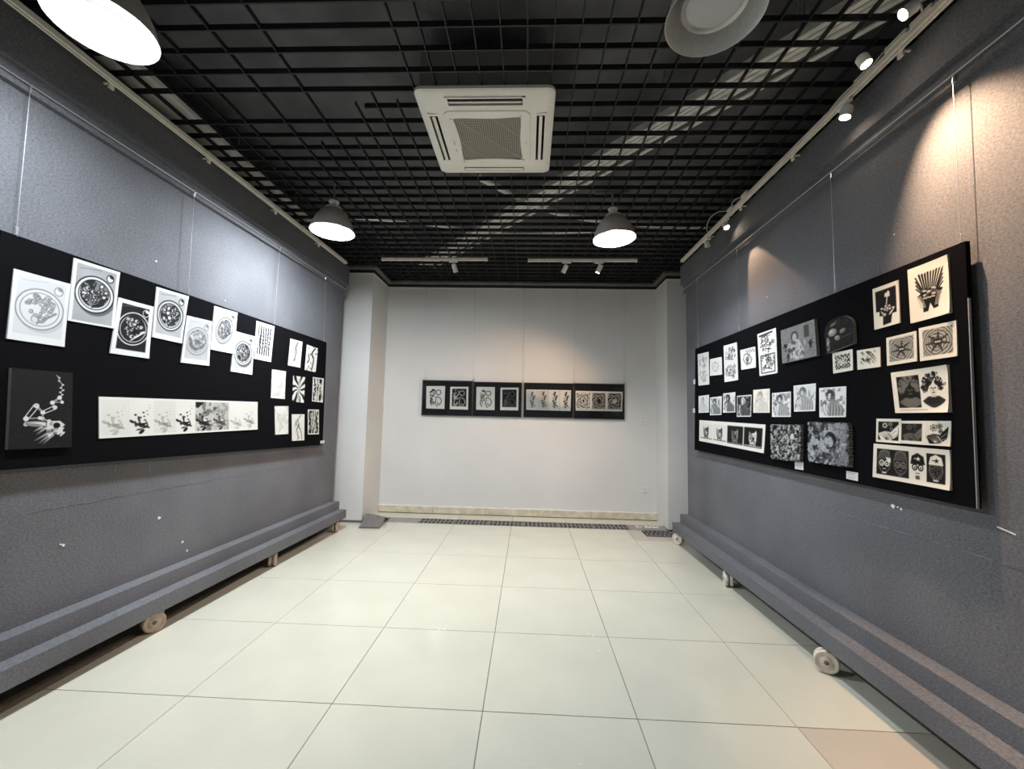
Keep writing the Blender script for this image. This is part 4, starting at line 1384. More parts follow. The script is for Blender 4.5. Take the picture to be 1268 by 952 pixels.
RQ = {
  'r1': ((2.692,2.318), (2.403,2.303), (2.395,1.937), (2.675,1.945), (13,39)),
  'r2': ((2.367,2.214), (2.093,2.201), (2.090,2.017), (2.368,2.030), (14,21)),
  'r3': ((2.046,2.308), (1.777,2.298), (1.765,1.932), (2.034,1.933), (16,45)),
  'r4': ((1.718,2.211), (1.459,2.203), (1.454,2.015), (1.700,2.022), (19,24)),
  'r5': ((1.421,2.305), (1.149,2.305), (1.139,1.934), (1.397,1.933), (23,52)),
  'greycanvas': ((1.058,2.261), (0.672,2.264), (0.658,2.003), (1.047,1.998), (42,41)),
  'arch': ((0.583,2.232), (0.337,2.231), (0.332,2.034), (0.568,2.003), (35,41)),
  'r8': ((0.538,2.003), (0.367,2.002), (0.368,1.870), (0.535,1.866), (25,25)),
  'r9': ((0.334,1.987), (0.166,1.982), (0.168,1.867), (0.333,1.868), (29,24)),
  'rose': ((0.199,2.331), (0.029,2.330), (0.030,2.092), (0.195,2.088), (32,50)),
  'rays': ((-0.031,2.364), (-0.245,2.365), (-0.246,2.079), (-0.040,2.073), (50,66)),
  'star1': ((0.122,2.025), (-0.060,2.029), (-0.056,1.870), (0.124,1.867), (37,34)),
  'star2': ((-0.074,2.039), (-0.263,2.037), (-0.260,1.867), (-0.074,1.867), (46,41)),
  'portraits': ((0.098,1.825), (-0.216,1.831), (-0.217,1.602), (0.072,1.601), (71,50)),
  'fan1': ((0.212,1.570), (0.054,1.569), (0.063,1.436), (0.221,1.437), (30,28)),
  'fan2': ((0.054,1.559), (-0.081,1.560), (-0.071,1.438), (0.063,1.438), (30,28)),
  'fan3': ((-0.081,1.560), (-0.213,1.561), (-0.203,1.439), (-0.069,1.438), (33,30)),
  'faces': ((0.236,1.425), (-0.202,1.421), (-0.196,1.230), (0.248,1.232), (95,41)),
  's1': ((2.679,1.821), (2.408,1.823), (2.420,1.627), (2.684,1.625), (13,21)),
  's2': ((2.380,1.790), (2.107,1.793), (2.122,1.600), (2.386,1.597), (14,22)),
  's3': ((2.076,1.818), (1.829,1.818), (1.836,1.623), (2.083,1.622), (15,24)),
  's4': ((1.796,1.780), (1.537,1.778), (1.555,1.582), (1.804,1.580), (18,26)),
  's5': ((1.507,1.818), (1.257,1.815), (1.265,1.614), (1.515,1.616), (20,28)),
  's6': ((1.226,1.774), (0.983,1.774), (0.992,1.580), (1.234,1.579), (23,29)),
  's7': ((0.948,1.815), (0.705,1.815), (0.721,1.621), (0.950,1.619), (28,32)),
  's8': ((0.674,1.779), (0.430,1.774), (0.443,1.579), (0.680,1.576), (34,36)),
  'pigs': ((2.665,1.541), (1.329,1.514), (1.362,1.271), (2.672,1.301), (82,26)),
  'tex1': ((1.221,1.513), (0.847,1.519), (0.868,1.252), (1.227,1.242), (38,41)),
  'tex2': ((0.762,1.540), (0.397,1.538), (0.403,1.271), (0.773,1.268), (50,48)),
  'lab1': ((0.961,1.241), (0.863,1.248), (0.866,1.192), (0.961,1.190), (11,8)),
  'lab2': ((0.457,1.240), (0.364,1.240), (0.368,1.189), (0.459,1.191), (14,10)),
  'lab3': ((2.832,2.030), (2.780,2.028), (2.781,1.972), (2.834,1.974), (2,6)),
  'lab4': ((2.853,1.681), (2.795,1.680), (2.797,1.628), (2.855,1.629), (2,5)),
}
WQ = {
  'F1': ((-1.484,2.083), (-0.675,2.070), (-0.674,1.525), (-1.468,1.525), (63,44)),
  'F2': ((-0.672,2.070), (0.105,2.067), (0.101,1.527), (-0.671,1.525), (61,43)),
  'F3': ((0.129,2.067), (0.912,2.070), (0.906,1.530), (0.133,1.528), (62,43)),
  'F4': ((0.918,2.070), (1.703,2.076), (1.701,1.524), (0.912,1.530), (63,43)),
  'p1': ((-1.416,1.986), (-1.117,1.992), (-1.116,1.629), (-1.409,1.632), (23,28)),
  'p2': ((-1.034,1.982), (-0.745,1.987), (-0.741,1.625), (-1.031,1.628), (22,28)),
  'p3': ((-0.618,1.990), (-0.325,1.992), (-0.321,1.628), (-0.614,1.628), (23,28)),
  'p4': ((-0.237,1.985), (0.049,1.990), (0.051,1.630), (-0.234,1.630), (22,28)),
  'p5': ((0.170,1.963), (0.875,1.964), (0.870,1.639), (0.176,1.645), (56,25)),
  'p6': ((0.943,1.957), (1.674,1.956), (1.666,1.650), (0.947,1.647), (58,25)),
  'sock1': ((1.955,1.536), (2.029,1.537), (2.029,1.438), (1.955,1.436), (6,8)),
  'sock2': ((1.966,0.515), (2.063,0.518), (2.063,0.397), (1.965,0.394), (8,10)),
}

WHITE = (0.72, 0.72, 0.71)
CREAM = (0.76, 0.725, 0.63)
def sheet(name, sd, key, draw, label, cat, group=None, tint=WHITE, t=0.003, curl=0.004, m='paper', bg=0.97, arch=False, rag=0.0, relief=0.0, h0=None, Q=None, parent=None, seed=0, lift=0.0):
    data = Q or {'L': LQ, 'R': RQ, 'W': WQ}[sd][key]
    quad = [np.array(p) for p in data[:4]]
    pw, ph = data[4]
    nx = int(min(330, max(40, pw * 2.1)))
    ny = int(min(200, max(40, ph * 2.1)))
    wid = np.linalg.norm(quad[1] - quad[0])
    hei = np.linalg.norm(quad[3] - quad[0])
    c = Cv(nx, ny, wid / hei, bg, 3)
    draw(c)
    g = c.result()
    h0 = (0.050 if sd != 'W' else 0.030) if h0 is None else h0
    u, v = np.meshgrid(np.linspace(0, 1, nx + 1), np.linspace(0, 1, ny + 1))
    U = u.copy()
    if arch:
        vt = 0.42
        k = np.where(v < vt, np.sqrt(np.clip(1 - ((vt - v) / vt) ** 2, 0.0, 1)), 1.0)
        U = 0.5 + (u - 0.5) * np.maximum(k, 0.02)
    r = np.random.RandomState(seed + 7)
    S = (quad[0][0] * (1 - U) + quad[1][0] * U) * (1 - v) + (quad[3][0] * (1 - U) + quad[2][0] * U) * v
    Z = (quad[0][1] * (1 - U) + quad[1][1] * U) * (1 - v) + (quad[3][1] * (1 - U) + quad[2][1] * U) * v
    if rag:
        e = np.minimum(np.minimum(u, 1 - u), np.minimum(v, 1 - v)) < 0.5 / max(nx, ny)
        S = S + e * (r.rand(*S.shape) - 0.5) * rag
        Z = Z + e * (r.rand(*S.shape) - 0.5) * rag
    H = h0 + t + lift + curl * ((2 * u - 1) ** 2 * (0.4 + 0.6 * v) + 0.5 * (2 * v - 1) ** 4 * u)
    if relief:
        H = H + relief * (r.rand(*S.shape) * 0.5 + g)
    S_ = SIDES.get(sd)
    if sd == 'W':
        pts = np.stack([S, Y1 - H, Z], -1)
        back = np.stack([S, np.full_like(S, Y1 - h0 - 0.0005), Z], -1)
    else:
        o, d_, n_ = np.array(S_['o']), np.array(S_['d']), np.array(S_['n'])
        base = o + S[..., None] * d_ + Z[..., None] * np.array([0, 0, 1.0])
        pts = base + H[..., None] * n_
        back = base + (h0 + 0.0005) * n_
    ctr = pts.reshape(-1, 3).mean(0)
    W = nx + 1
    idx = np.arange(W * (ny + 1)).reshape(ny + 1, W)
    quads = np.stack([idx[1:, :-1], idx[1:, 1:], idx[:-1, 1:], idx[:-1, :-1]], -1).reshape(-1, 4)
    ring = np.concatenate([idx[0, :-1], idx[:-1, -1], idx[-1, :0:-1], idx[:0:-1, 0]])
    nb = len(ring)
    b0 = W * (ny + 1)
    bi = b0 + np.arange(nb)
    sides = np.stack([ring, np.roll(ring, -1), np.roll(bi, -1), bi], -1)
    V = np.concatenate([pts.reshape(-1, 3), back.reshape(-1, 3)[ring]]) - ctr
    F = np.concatenate([quads, sides])
    me = bpy.data.meshes.new(name)
    me.from_pydata(V.tolist(), [], F.tolist())
    me.materials.append(M[m])
    if m == 'paint':
        me.materials.append(M['canvas_side'])
        mi = np.zeros(len(F), int)
        mi[len(quads):] = 1
        me.polygons.foreach_set('material_index', mi.tolist())
    at = me.color_attributes.new('ink', 'FLOAT_COLOR', 'POINT')
    gg = np.concatenate([g.reshape(-1), g.reshape(-1)[ring]])
    gl = np.clip(gg, 0, 1) ** 2.0
    rgba = np.ones((len(gg), 4))
    for k in range(3):
        rgba[:, k] = 0.006 + gl * tint[k]
    at.data.foreach_set('color', rgba.reshape(-1).tolist())
    me.update()
    if parent is not None:
        o = link(name, me, parent, tuple(ctr - np.array(parent.location)))
    else:
        o = link(name, me, None, tuple(ctr))
        tag(o, label, cat, group)
    return o

G1 = 'bowl drawings on the black board'
for i, (st, lb) in enumerate([
        ('faint', 'faint outline drawing of a round plate, first sheet beside the board end'),
        ('grey', 'grey shaded drawing of a plate with food and a long shadow'),
        ('dark', 'bowl of food drawn white on a black ground'),
        ('ring', 'bowl drawing with a bold dark ringed rim'),
        ('pale', 'soft mid-grey bowl drawing hung low between two higher sheets'),
        ('oval', 'drawing of a narrow upright oval bowl on white paper'),
        ('leaf', 'lower sheet with a bowl of leaves beside the labyrinth print')]):
    sheet('drawing', 'L', 'bowl_' + st, lambda c, st=st, i=i: bowl(c, st, 3 + i), lb, 'drawing', G1, tint=(0.66, 0.67, 0.68), lift=0.0015 * (i % 2), curl=0.006)
sheet('drawing', 'L', 'maze', lambda c: maze(c, .10, .14, 7, vert=True), 'print of black wavy labyrinth lines on white paper', 'drawing', G1)
sheet('canvas_painting', 'L', 'skeleton', skeleton, 'black canvas with a white skeleton of bent bones', 'painting', t=0.018, curl=0.0, m='paint')
sheet('long_print', 'L', 'strip', strip, 'long paper strip of eight fish skeleton studies', 'print', tint=(0.72, 0.71, 0.665))
G2 = 'small upright cards at the board end'
for k, kind, lb in [('b1', 'figure', 'small white card with a slim grey upright figure'), ('b2', 'ink', 'small card with black ink blots and a winding shape'),
                    ('c1', 'blank', 'almost blank cream card, upper of the two pale ones'), ('c2', 'burst', 'small card with black rays bursting from the middle'),
                    ('c3', 'dark', 'small card with bold black and white swirls beside the ray card'), ('d1', 'blank2', 'almost blank cream card, lower of the two pale ones'),
                    ('d2', 'dancer', 'small card with a leaping ink figure'), ('d3', 'dark2', 'darkest small card, nearly black with a pale central streak')]:
    sheet('card_drawing', 'L', k, lambda c, kind=kind, k=k: card(c, kind, ord(k[0]) + int(k[1])), lb, 'drawing', G2, tint=(0.72, 0.71, 0.665), curl=0.002)
sheet('caption_card', 'L', 'label', lambda c: caption(c, 3), 'tiny white caption card at the corner of the bowl drawing board', 'label', curl=0.0)

G3 = 'top row of prints on the spotlit board'
for k, fn, lb in [('r1', lambda c: twin(c, 'pale', 1), 'pale tall print of two faint stacked figures'),
                  ('r2', lambda c: beast(c, 'line', 2), 'small square line print of a curled animal'),
                  ('r3', lambda c: twin(c, 'mid', 3), 'tall grey print of two stacked figures'),
                  ('r4', lambda c: beast(c, 'bold', 4), 'small square print with bold black slanting strokes'),
                  ('r5', lambda c: twin(c, 'bold', 5), 'tall black print with heavy brush lettering strokes at the top')]:
    sheet('art_print', 'R', k, fn, lb, 'print', G3, tint=(0.80, 0.79, 0.76), curl=0.003)
sheet('canvas_painting', 'R', 'greycanvas', grey_canvas, 'grey canvas painting of a figure among dark flowers', 'painting', t=0.02, curl=0.0, m='paint', relief=0.003)
sheet('canvas_painting', 'R', 'arch', still_life, 'dark round-topped panel with a painted lemon still life', 'painting', t=0.02, curl=0.0, m='paint', arch=True, relief=0.004, tint=(0.62, 0.60, 0.55))
G4 = 'sketches of a woman in a row'
for i, lb in enumerate(['faintest tiny pencil sketch of a woman, first of the row of sketches', 'small sketch of a woman with dark shaded clothes, second of the row', 'small heavily inked sketch of a woman, third of the row of sketches',
                        'sketch of a woman reversed white on black', 'pale beige sketch of a woman between the black one and a clear line drawing', 'clear line sketch of a woman beside the pale beige one',
                        'soft grey sketch of a woman hung higher than its neighbours', 'largest sketch of a woman raising her hand, last of the row']):
    sheet('drawing', 'R', 's%d' % (i + 1), lambda c, i=i: sketch(c, i + 1), lb, 'drawing', G4, tint=((0.80, 0.80, 0.80) if i != 4 else (0.82, 0.76, 0.68)), curl=0.001)
sheet('long_print', 'R', 'pigs', pigs, 'paper strip with four prints of a patterned pig', 'print', tint=(0.80, 0.78, 0.72), curl=0.003)
sheet('canvas_painting', 'R', 'tex1', lambda c: texture_paint(c, 1), 'rough black and white impasto canvas with slashing strokes', 'painting', t=0.02, curl=0, m='paint', rag=0.012, relief=0.006)
sheet('canvas_painting', 'R', 'tex2', lambda c: texture_paint(c, 2), 'rough grey impasto canvas with a pale round head', 'painting', t=0.022, curl=0, m='paint', rag=0.014, relief=0.007, tint=(0.74, 0.77, 0.82))
sheet('caption_card', 'R', 'lab1', caption, 'small white caption card under the slashing impasto canvas', 'label', curl=0.0)
sheet('caption_card', 'R', 'lab2', caption, 'small white caption card under the impasto canvas with the round head', 'label', curl=0.0)
for k, lb in (('lab3', 'narrow white caption card on the board edge beside the pale tall print'), ('lab4', 'narrow white caption card on the board edge beside the faintest sketch')):
    sheet('caption_card', 'R', k, caption, lb, 'label', curl=0.0, h0=0.0495)
G5 = 'woodcut prints near the board end'
for k, fn, lb, cu in [('r8', labyrinth, 'small square print with a black labyrinth border', 0.002), ('r9', strokes, 'small print of slanting black leaf strokes', 0.002),
                      ('rose', hands_rose, 'black woodcut of cupped hands holding a white rose', 0.004), ('rays', hands_rays, 'large woodcut of cupped hands under black rays', 0.010),
                      ('star1', lambda c: star(c, 5), 'darker contour print of a star-shaped creature beside the leaf strokes', 0.002), ('star2', lambda c: star(c, 6), 'larger contour print of a star-shaped creature near the board end', 0.003),
                      ('portraits', portraits, 'sheet with two portraits, one black and one white, its corner curling', 0.014), ('fan1', lambda c: flowers(c, 1), 'print of white flowers and fan on black', 0.002),
                      ('fan2', lambda c: flowers(c, 2), 'dark grey print of flowers and fan, middle of three', 0.001), ('fan3', lambda c: flowers(c, 3), 'print of flowers and a black fan on white', 0.002),
                      ('faces', faces, 'wide sheet with four portraits in round glasses', 0.008)]:
    sheet('woodcut_print', 'R', k, fn, lb, 'print', G5, tint=CREAM, curl=cu, lift={'fan2': .0005, 'fan3': .001}.get(k, 0))

# ---------------------------------------------------------------- framed prints on the back wall
def frame(key, prints, label):
    q = WQ[key][:4]
    x0, x1 = min(q[0][0], q[3][0]) + 0.004, max(q[1][0], q[2][0]) - 0.004
    z0, z1 = min(q[2][1], q[3][1]), max(q[0][1], q[1][1])
    cx, cz = (x0 + x1) / 2, (z0 + z1) / 2
    root = thing('picture_frame', label, 'picture frame', (cx, Y1, cz), group='framed prints on the back wall')
    w, h, f = (x1 - x0) / 2, (z1 - z0) / 2, 0.014
    for (a, b, c_, d_) in ((-w, w, h - f, h), (-w, w, -h, -h + f), (-w, -w + f, -h + f, h - f), (w - f, w, -h + f, h - f)):
        part('frame_rail', MB().box(a, b, -0.040, -0.003, c_, d_), M['frame_black'], root)
    part('mount_board', MB().box(-w + f, w - f, -0.028, -0.018, -h + f, h - f), M['mat_black'], root)
    for k, fn in prints:
        sheet('print', 'W', k, fn, '', '', parent=root, h0=0.0285, t=0.0015, curl=0.0, tint=(0.86, 0.83, 0.74))
    part('glass_pane', MB().box(-w + f, w - f, -0.0365, -0.035, -h + f, h - f), M['glass'], root)
    return root
frame('F1', [('p1', lambda c: scroll(c, 'line', 1)), ('p2', lambda c: scroll(c, 'rev', 2))], 'black frame with a bold line print beside a white-on-black print')
frame('F2', [('p3', lambda c: scroll(c, 'line2', 3)), ('p4', lambda c: scroll(c, 'rev2', 4))], 'black frame with a light line print beside a dim grey-on-black print')
frame('F3', [('p5', four_strip)], 'black frame with one strip of four narrow upright prints')
frame('F4', [('p6', three_strip)], 'black frame with three swirling square prints side by side')

# ---------------------------------------------------------------- wall sockets
def socket(key, label):
    q = WQ[key][:4]
    cx, cz = (q[0][0] + q[1][0]) / 2, (q[0][1] + q[3][1]) / 2
    r = thing('wall_socket', label, 'socket', (cx, Y1, cz))
    mb = MB().bevbox(-0.043, 0.043, -0.043, 0.043, 0.0, 0.010, 0.004)
    part('cover_plate', mb, M['socket'], r, rot=(math.pi / 2, 0, 0))
    for x, z in ((-0.012, 0.012), (0.012, 0.012), (0, -0.014)):
        part('slot', MB().box(x - 0.003, x + 0.003, -0.0106, -0.0095, z - 0.007, z + 0.007), M['socket_dark'], r)  # dark tabs on the plate, painting in the shade of the pin holes
socket('sock1', 'white wall socket beside the row of framed prints')
socket('sock2', 'white wall socket low above the stone skirting')

# ================================================================== AIR CONDITIONER
def rounded(hw, r, z, n=6):
    pts = []
    for cx, cy, a0 in ((hw - r, hw - r, 0), (-hw + r, hw - r, 90), (-hw + r, -hw + r, 180), (hw - r, -hw + r, 270)):
        for i in range(n + 1):
            a = math.radians(a0 + 90 * i / n)
            pts.append((cx + r * math.cos(a), cy + r * math.sin(a), z))
    return pts
ACZ = 3.63
ac = thing('ceiling_air_conditioner', 'square ivory ceiling air conditioner with four air slots', 'air conditioner', (AC_X, AC_Y, ACZ))
N = 28
outer = [(AC_H, 0.05, 0.030), (AC_H, 0.05, 0.010), (AC_H - 0.012, 0.045, 0.0), (0.41, 0.04, -0.005)]
inner = [(0.34, 0.05, -0.0145), (0.315, 0.05, -0.016), (0.303, 0.05, -0.016)]
fm = MB()
for rings in (outer, inner):
    v = []
    for hw, r, z in rings:
        v += rounded(hw, r, z)
    f = []
    for k in range(len(rings) - 1):
        for i in range(N):
            j = (i + 1) % N
            f.append((k * N + i, (k + 1) * N + i, (k + 1) * N + j, k * N + j))
    fm.add(v, f)
# corners between the four air slots; the slots themselves stay open
vo, vi = rounded(*outer[-1]), rounded(*inner[0])
for k in range(4):
    fm.add(vo[k * 7:k * 7 + 7] + vi[k * 7:k * 7 + 7], [(i, 7 + i, 8 + i, i + 1) for i in range(6)])
    cc, sn = math.cos(k * math.pi / 2), math.sin(k * math.pi / 2)
    for s in (-1, 1):
        q4 = [(s * 0.37, 0.41, -0.005), (s * 0.256, 0.41, -0.005), (s * 0.256, 0.34, -0.0145), (s * 0.29, 0.34, -0.0145)]
        fm.add([(x * cc - y * sn, x * sn + y * cc, z) for x, y, z in q4], [(0, 1, 2, 3)])
part('fascia', fm, M['ac'], ac, smooth=35)
# intake panel with a pillow shaped opening
v = rounded(0.303, 0.05, -0.016) + rounded(0.300, 0.05, -0.024) + rounded(0.262, 0.035, -0.026)
def pill(hw, z):
    """opening with chamfered corners and sides bowed inwards"""
    out = []
    for k in range(4):
        a = k * math.pi / 2
        c, s = math.cos(a), math.sin(a)
        for i in range(7):
            t = 0.90 - 1.80 * i / 6
            x, y = t * hw, hw * (1 - 0.075 * (1 - t * t))
            out.append((x * c - y * s, x * s + y * c, z))
    return out
v += pill(0.246, -0.020) + pill(0.246, -0.006)
f = []
for k in range(4):
    for i in range(N):
        j = (i + 1) % N
        f.append((k * N + i, (k + 1) * N + i, (k + 1) * N + j, k * N + j))
ip = part('intake_panel', MB().add(v, f), M['ac'], ac, smooth=35)
part('intake_grille', MB().add(pill(0.247, -0.012) + pill(0.247, -0.006), [tuple(reversed(range(N)))] + [(i, N + i, N + (i + 1) % N, (i + 1) % N) for i in range(N)]), M['grille'], ip)
for (x0, y0), (x1, y1) in (((-0.24, -0.235), (0.24, 0.235)), ((-0.24, 0.02), (-0.02, 0.24)), ((0.02, -0.24), (0.24, -0.02))):
    part('grille_wire', MB().tube([(x0, y0, -0.0135), (x1, y1, -0.0135)], 0.0035, 6), M['ac_line'], ip)
for (x, y, w, h) in ((-0.274, 0.02, 0.010, 0.05), (-0.274, 0.11, 0.008, 0.03), (0.274, 0.03, 0.006, 0.03)):
    part('marking', MB().box(x - w / 2, x + w / 2, y - h / 2, y + h / 2, -0.0258, -0.0235), M['ac_line'], ip)
for k in range(4):
    a = k * math.pi / 2
    c, s = math.cos(a), math.sin(a)
    rm = (0, 0, a)
    th = MB()                                    # throat of the slot: four walls, open below and above
    for q in ((-0.258, -0.25, 0.338, 0.412), (0.25, 0.258, 0.338, 0.412), (-0.25, 0.25, 0.338, 0.345), (-0.25, 0.25, 0.405, 0.412)):
        th.box(*q, -0.011, 0.045)
    o = part('air_slot', th, M['ac_inside'], ac, rot=rm)
    fl = MB().add([(-0.245, 0.364, -0.014), (0.245, 0.364, -0.014), (0.245, 0.385, -0.022), (-0.245, 0.385, -0.022),
                   (-0.245, 0.366, -0.010), (0.245, 0.366, -0.010), (0.245, 0.387, -0.018), (-0.245, 0.387, -0.018)],
                  [(0, 3, 2, 1), (4, 5, 6, 7), (0, 1, 5, 4), (1, 2, 6, 5), (2, 3, 7, 6), (3, 0, 4, 7)])
    part('louvre', fl, M['ac'], o)
    part('slot_rim', MB().box(-0.265, 0.265, 0.335, 0.346, -0.017, -0.006).box(-0.265, 0.265, 0.404, 0.414, -0.014, -0.004)
         .box(-0.268, -0.25, 0.335, 0.414, -0.016, -0.005).box(0.25, 0.268, 0.335, 0.414, -0.016, -0.005), M['ac'], o)
bd = MB().box(-0.43, 0.43, -0.43, 0.43, 0.026, 0.32)
bd.f.pop(0), bd.mi.pop(0)                        # the casing is hollow, open towards the fascia
part('body', bd, M['ac_inside'], ac)
for x in (-0.4, 0.4):
    for y in (-0.4, 0.4):
        part('hanger_rod', MB().tube([(x, y, 0.30), (x, y, ZTOP - ACZ)], 0.005), M['steel'], ac)

# ================================================================== HIGH-BAY LAMPS
def bay_lamp(loc, state, label, tilt=(0, 0, 0)):
    r = thing('high_bay_lamp', label, 'lamp', loc, tilt)
    outer = [(0.2, 0.0), (0.2015, 0.004), (0.199, 0.008), (0.193, 0.03), (0.178, 0.08), (0.155, 0.13), (0.122, 0.18), (0.088, 0.212), (0.072, 0.225), (0.0, 0.225)]
    part('shade', MB().lathe(outer, 48), M['shade_out'], r, smooth=40)
    dz = {'right': 0.125, 'off': 0.055}.get(state, 0.006)
    sag = 0.024 if state in ('on', 'far') else 0.006
    rd = 0.122 if state != 'right' else 0.112
    inner = [(0.2, 0.0), (0.1965, 0.004), (0.190, 0.03), (0.174, 0.08), (0.150, 0.13), (0.118, 0.176), (0.0, 0.176)]
    part('reflector', MB().lathe(inner, 48), M['shade_in'], r, smooth=50)
    part('lamp_ring', MB().lathe([(rd + 0.012, dz + 0.05), (rd + 0.014, dz + 0.004), (rd + 0.010, dz - 0.004), (rd, dz - 0.002), (rd - 0.010, dz + 0.008)], 40), M['shade_ring'], r, smooth=50)
    dm = {'on': 'diffuser_on', 'far': 'diffuser_far', 'right': 'diffuser_right', 'off': 'diffuser_off'}[state]
    part('diffuser', MB().lathe([(rd - 0.009, dz + 0.006), (rd * 0.8, dz - sag * 0.45), (rd * 0.45, dz - sag * 0.85), (0.0, dz - sag)], 32), M[dm], r)
    cap = part('cap', MB().lathe([(0.073, 0.222), (0.074, 0.236), (0.058, 0.248), (0.022, 0.252), (0.022, 0.285), (0.045, 0.288), (0.048, 0.300), (0.03, 0.308), (0.0, 0.308)], 24), M['white_metal'], r, smooth=40)
    part('stem', MB().tube([(0, 0, 0.305), (0, 0, 0.46)], 0.011, 8), M['fork'], cap)
    part('mount_bar', MB().box(-0.16, 0.16, -0.02, 0.02, 0.4562, 0.478), M['fork'], r)
    return r
bay_lamp((-1.75, -0.605, 3.25), 'on', 'blazing high-bay lamp nearest the open end of the room, beside the left track', (0.0, 0.0, 0))
bay_lamp((-1.69, 1.49, 3.25), 'far', 'glaring lit high-bay lamp hanging towards the left pillar')
bay_lamp((1.00, 1.62, 3.25), 'right', 'grey high-bay lamp with softly lit inside towards the right pillar', (0.0, -0.045, 0))
bay_lamp((0.97, -0.61, 3.25), 'off', 'unlit aluminium high-bay lamp showing its grey diffuser', (0.0, 0.0, 0))

# ================================================================== TRACKS AND SPOTS
def track(p0, p1, label, brackets=(), wall_dir=None, ends=True):
    p0, p1 = Vector(p0), Vector(p1)
    r = thing('lighting_track', label, 'light track', p0)
    d = (p1 - p0)
    L = d.length
    a = math.atan2(d.y, d.x)
    R = (0, 0, a)
    part('rail', MB().box(0, L, -0.019, -0.007, -0.012, 0.012).box(0, L, 0.007, 0.019, -0.012, 0.012).box(0, L, -0.019, 0.019, 0.012, 0.018), M['track'], r, rot=R)
    part('groove', MB().box(0.004, L - 0.004, -0.007, 0.007, 0.002, 0.012), M['track'], r, rot=R)
    for x in (0, L):
        part('end_cap', MB().bevbox(x - 0.012, x + 0.012, -0.021, 0.021, -0.014, 0.020, 0.003), M['track'], r, rot=R)
    for t in brackets:
        p = d * (t / L)
        q = Vector(wall_dir)
        w = q.cross(Vector((0, 0, 1)))
        bm_ = MB()
        for k0, k1, hw, z0, z1 in ((0.0195, 0.030, 0.016, -0.040, 0.012), (0.030, q_len, 0.006, -0.006, 0.002)):
            c8 = [p + w * s * hw + q * k + Vector((0, 0, z)) for k in (k0, k1) for s in (-1, 1) for z in (z0, z1)]
            bm_.add(c8, [(0, 1, 3, 2), (4, 6, 7, 5), (0, 2, 6, 4), (1, 5, 7, 3), (0, 4, 5, 1), (2, 3, 7, 6)])
        part('bracket', bm_, M['track'], r)
    return r
TZ = 3.52
q_len = 0.075
LT = [P3('L', s, 0.150, TZ) for s in (-3.3, 3.02)]
track(LT[0], LT[1], 'long cream lighting track along the bowl drawing panel', [3.3 + s for s in (-0.9, 0.02, 0.77, 1.6, 2.4)], -SIDES['L']['n'])
RT = [P3('R', s, 0.158, TZ) for s in (-3.3, 2.86)]
track(RT[0], RT[1], 'long cream lighting track with cables along the spotlit panel', [3.3 + s for s in (-0.75, -0.14, 0.75, 1.5, 2.15)], -SIDES['R']['n'])
def hung_track(x0, x1, label):
    r = track((x0, 2.865, 3.512), (x1, 2.845, 3.512), label)
    for t in (0.12, 0.88):
        x = (x1 - x0) * t
        part('drop_rod', MB().tube([(x, -0.02 * t, 0.016), (x, -0.02 * t, GZ - 3.512 + 0.03)], 0.004, 6), M['slat'], r)
hung_track(-1.70, -0.355, 'short white track with one unlit spot before the back wall')
hung_track(0.18, 1.52, 'short white track with two spots before the back wall')

def aim(o_dir):
    return Vector(o_dir).normalized().to_track_quat('-Z', 'Y').to_euler()
def spot_head(r, c, direction, lit, size=0.030, length=0.105, watt=None, angle=50, blend=0.35):
    """cylindrical head centred at c (relative to r), shining along direction"""
    e = aim(direction)
    h = part('lamp_head', MB().lathe([(0.0, length / 2), (size * 0.8, length / 2), (size, length / 2 - 0.008), (size, -length / 2), (size - 0.004, -length / 2), (size - 0.006, -length / 2 + 0.014), (0, -length / 2 + 0.016)], 24),
             M['white_metal'], r, c, e, smooth=35)
    part('lens', MB().lathe([(size - 0.006, -length / 2 + 0.006), (size * 0.5, -length / 2 + 0.002), (0, -length / 2 + 0.001)], 20), M['spot_lens'] if lit else M['lens_off'], h)
    if lit:
        ld = bpy.data.lights.new('spot_beam', 'SPOT')
        ld.energy = watt or SPOT_WATT
        ld.color = WARM
        ld.spot_size = math.radians(angle)
        ld.spot_blend = blend
        ld.shadow_soft_size = 0.012
        lo = bpy.data.objects.new('spot_beam', ld)
        col.objects.link(lo)
        lo.parent = r
        lo.location = Vector(c) + Vector(direction).normalized() * (length / 2 + 0.012)
        lo.rotation_euler = e
    return h
def track_spot(p, along, drop, direction, lit, label, group=None, watt=None, angle=50, blend=0.35, size=0.030, length=0.105):
    """adapter in the track at p, stalk, head"""
    r = thing('track_spotlight', label, 'spotlight', p, group=group)
    a = Vector(along).normalized()
    ang = math.atan2(a.y, a.x)
    part('adapter', MB().bevbox(-0.055, 0.055, -0.014, 0.014, -0.032, -0.012, 0.003), M['white_metal'], r, rot=(0, 0, ang))
    c = Vector(drop)
    part('stalk', MB().tube([(0, 0, -0.030), (0, 0, -0.050), c * 0.8 + Vector((0, 0, 0.01)), c], 0.007, 8), M['white_metal'], r)
    spot_head(r, c, direction, lit, watt=watt, angle=angle, blend=blend, size=size, length=length)
    return r
zb = 3.5
track_spot((-0.785, 2.86, 3.512), (1, 0, 0), (0.02, 0.01, -0.105), (0.32, 0.25, -1), False, 'unlit white spot pointing down from the track with one head')
track_spot((0.655, 2.86, 3.512), (1, 0, 0), (-0.02, 0.01, -0.105), (-0.5, 0.35, -1), False, 'unlit white spot on the track with two heads')
track_spot((1.06, 2.86, 3.512), (1, 0, 0), (0.005, -0.005, -0.105), (-0.48, 0.17, -1), True, 'lit warm spot aimed at the white back wall', watt=90, angle=124, blend=0.9)
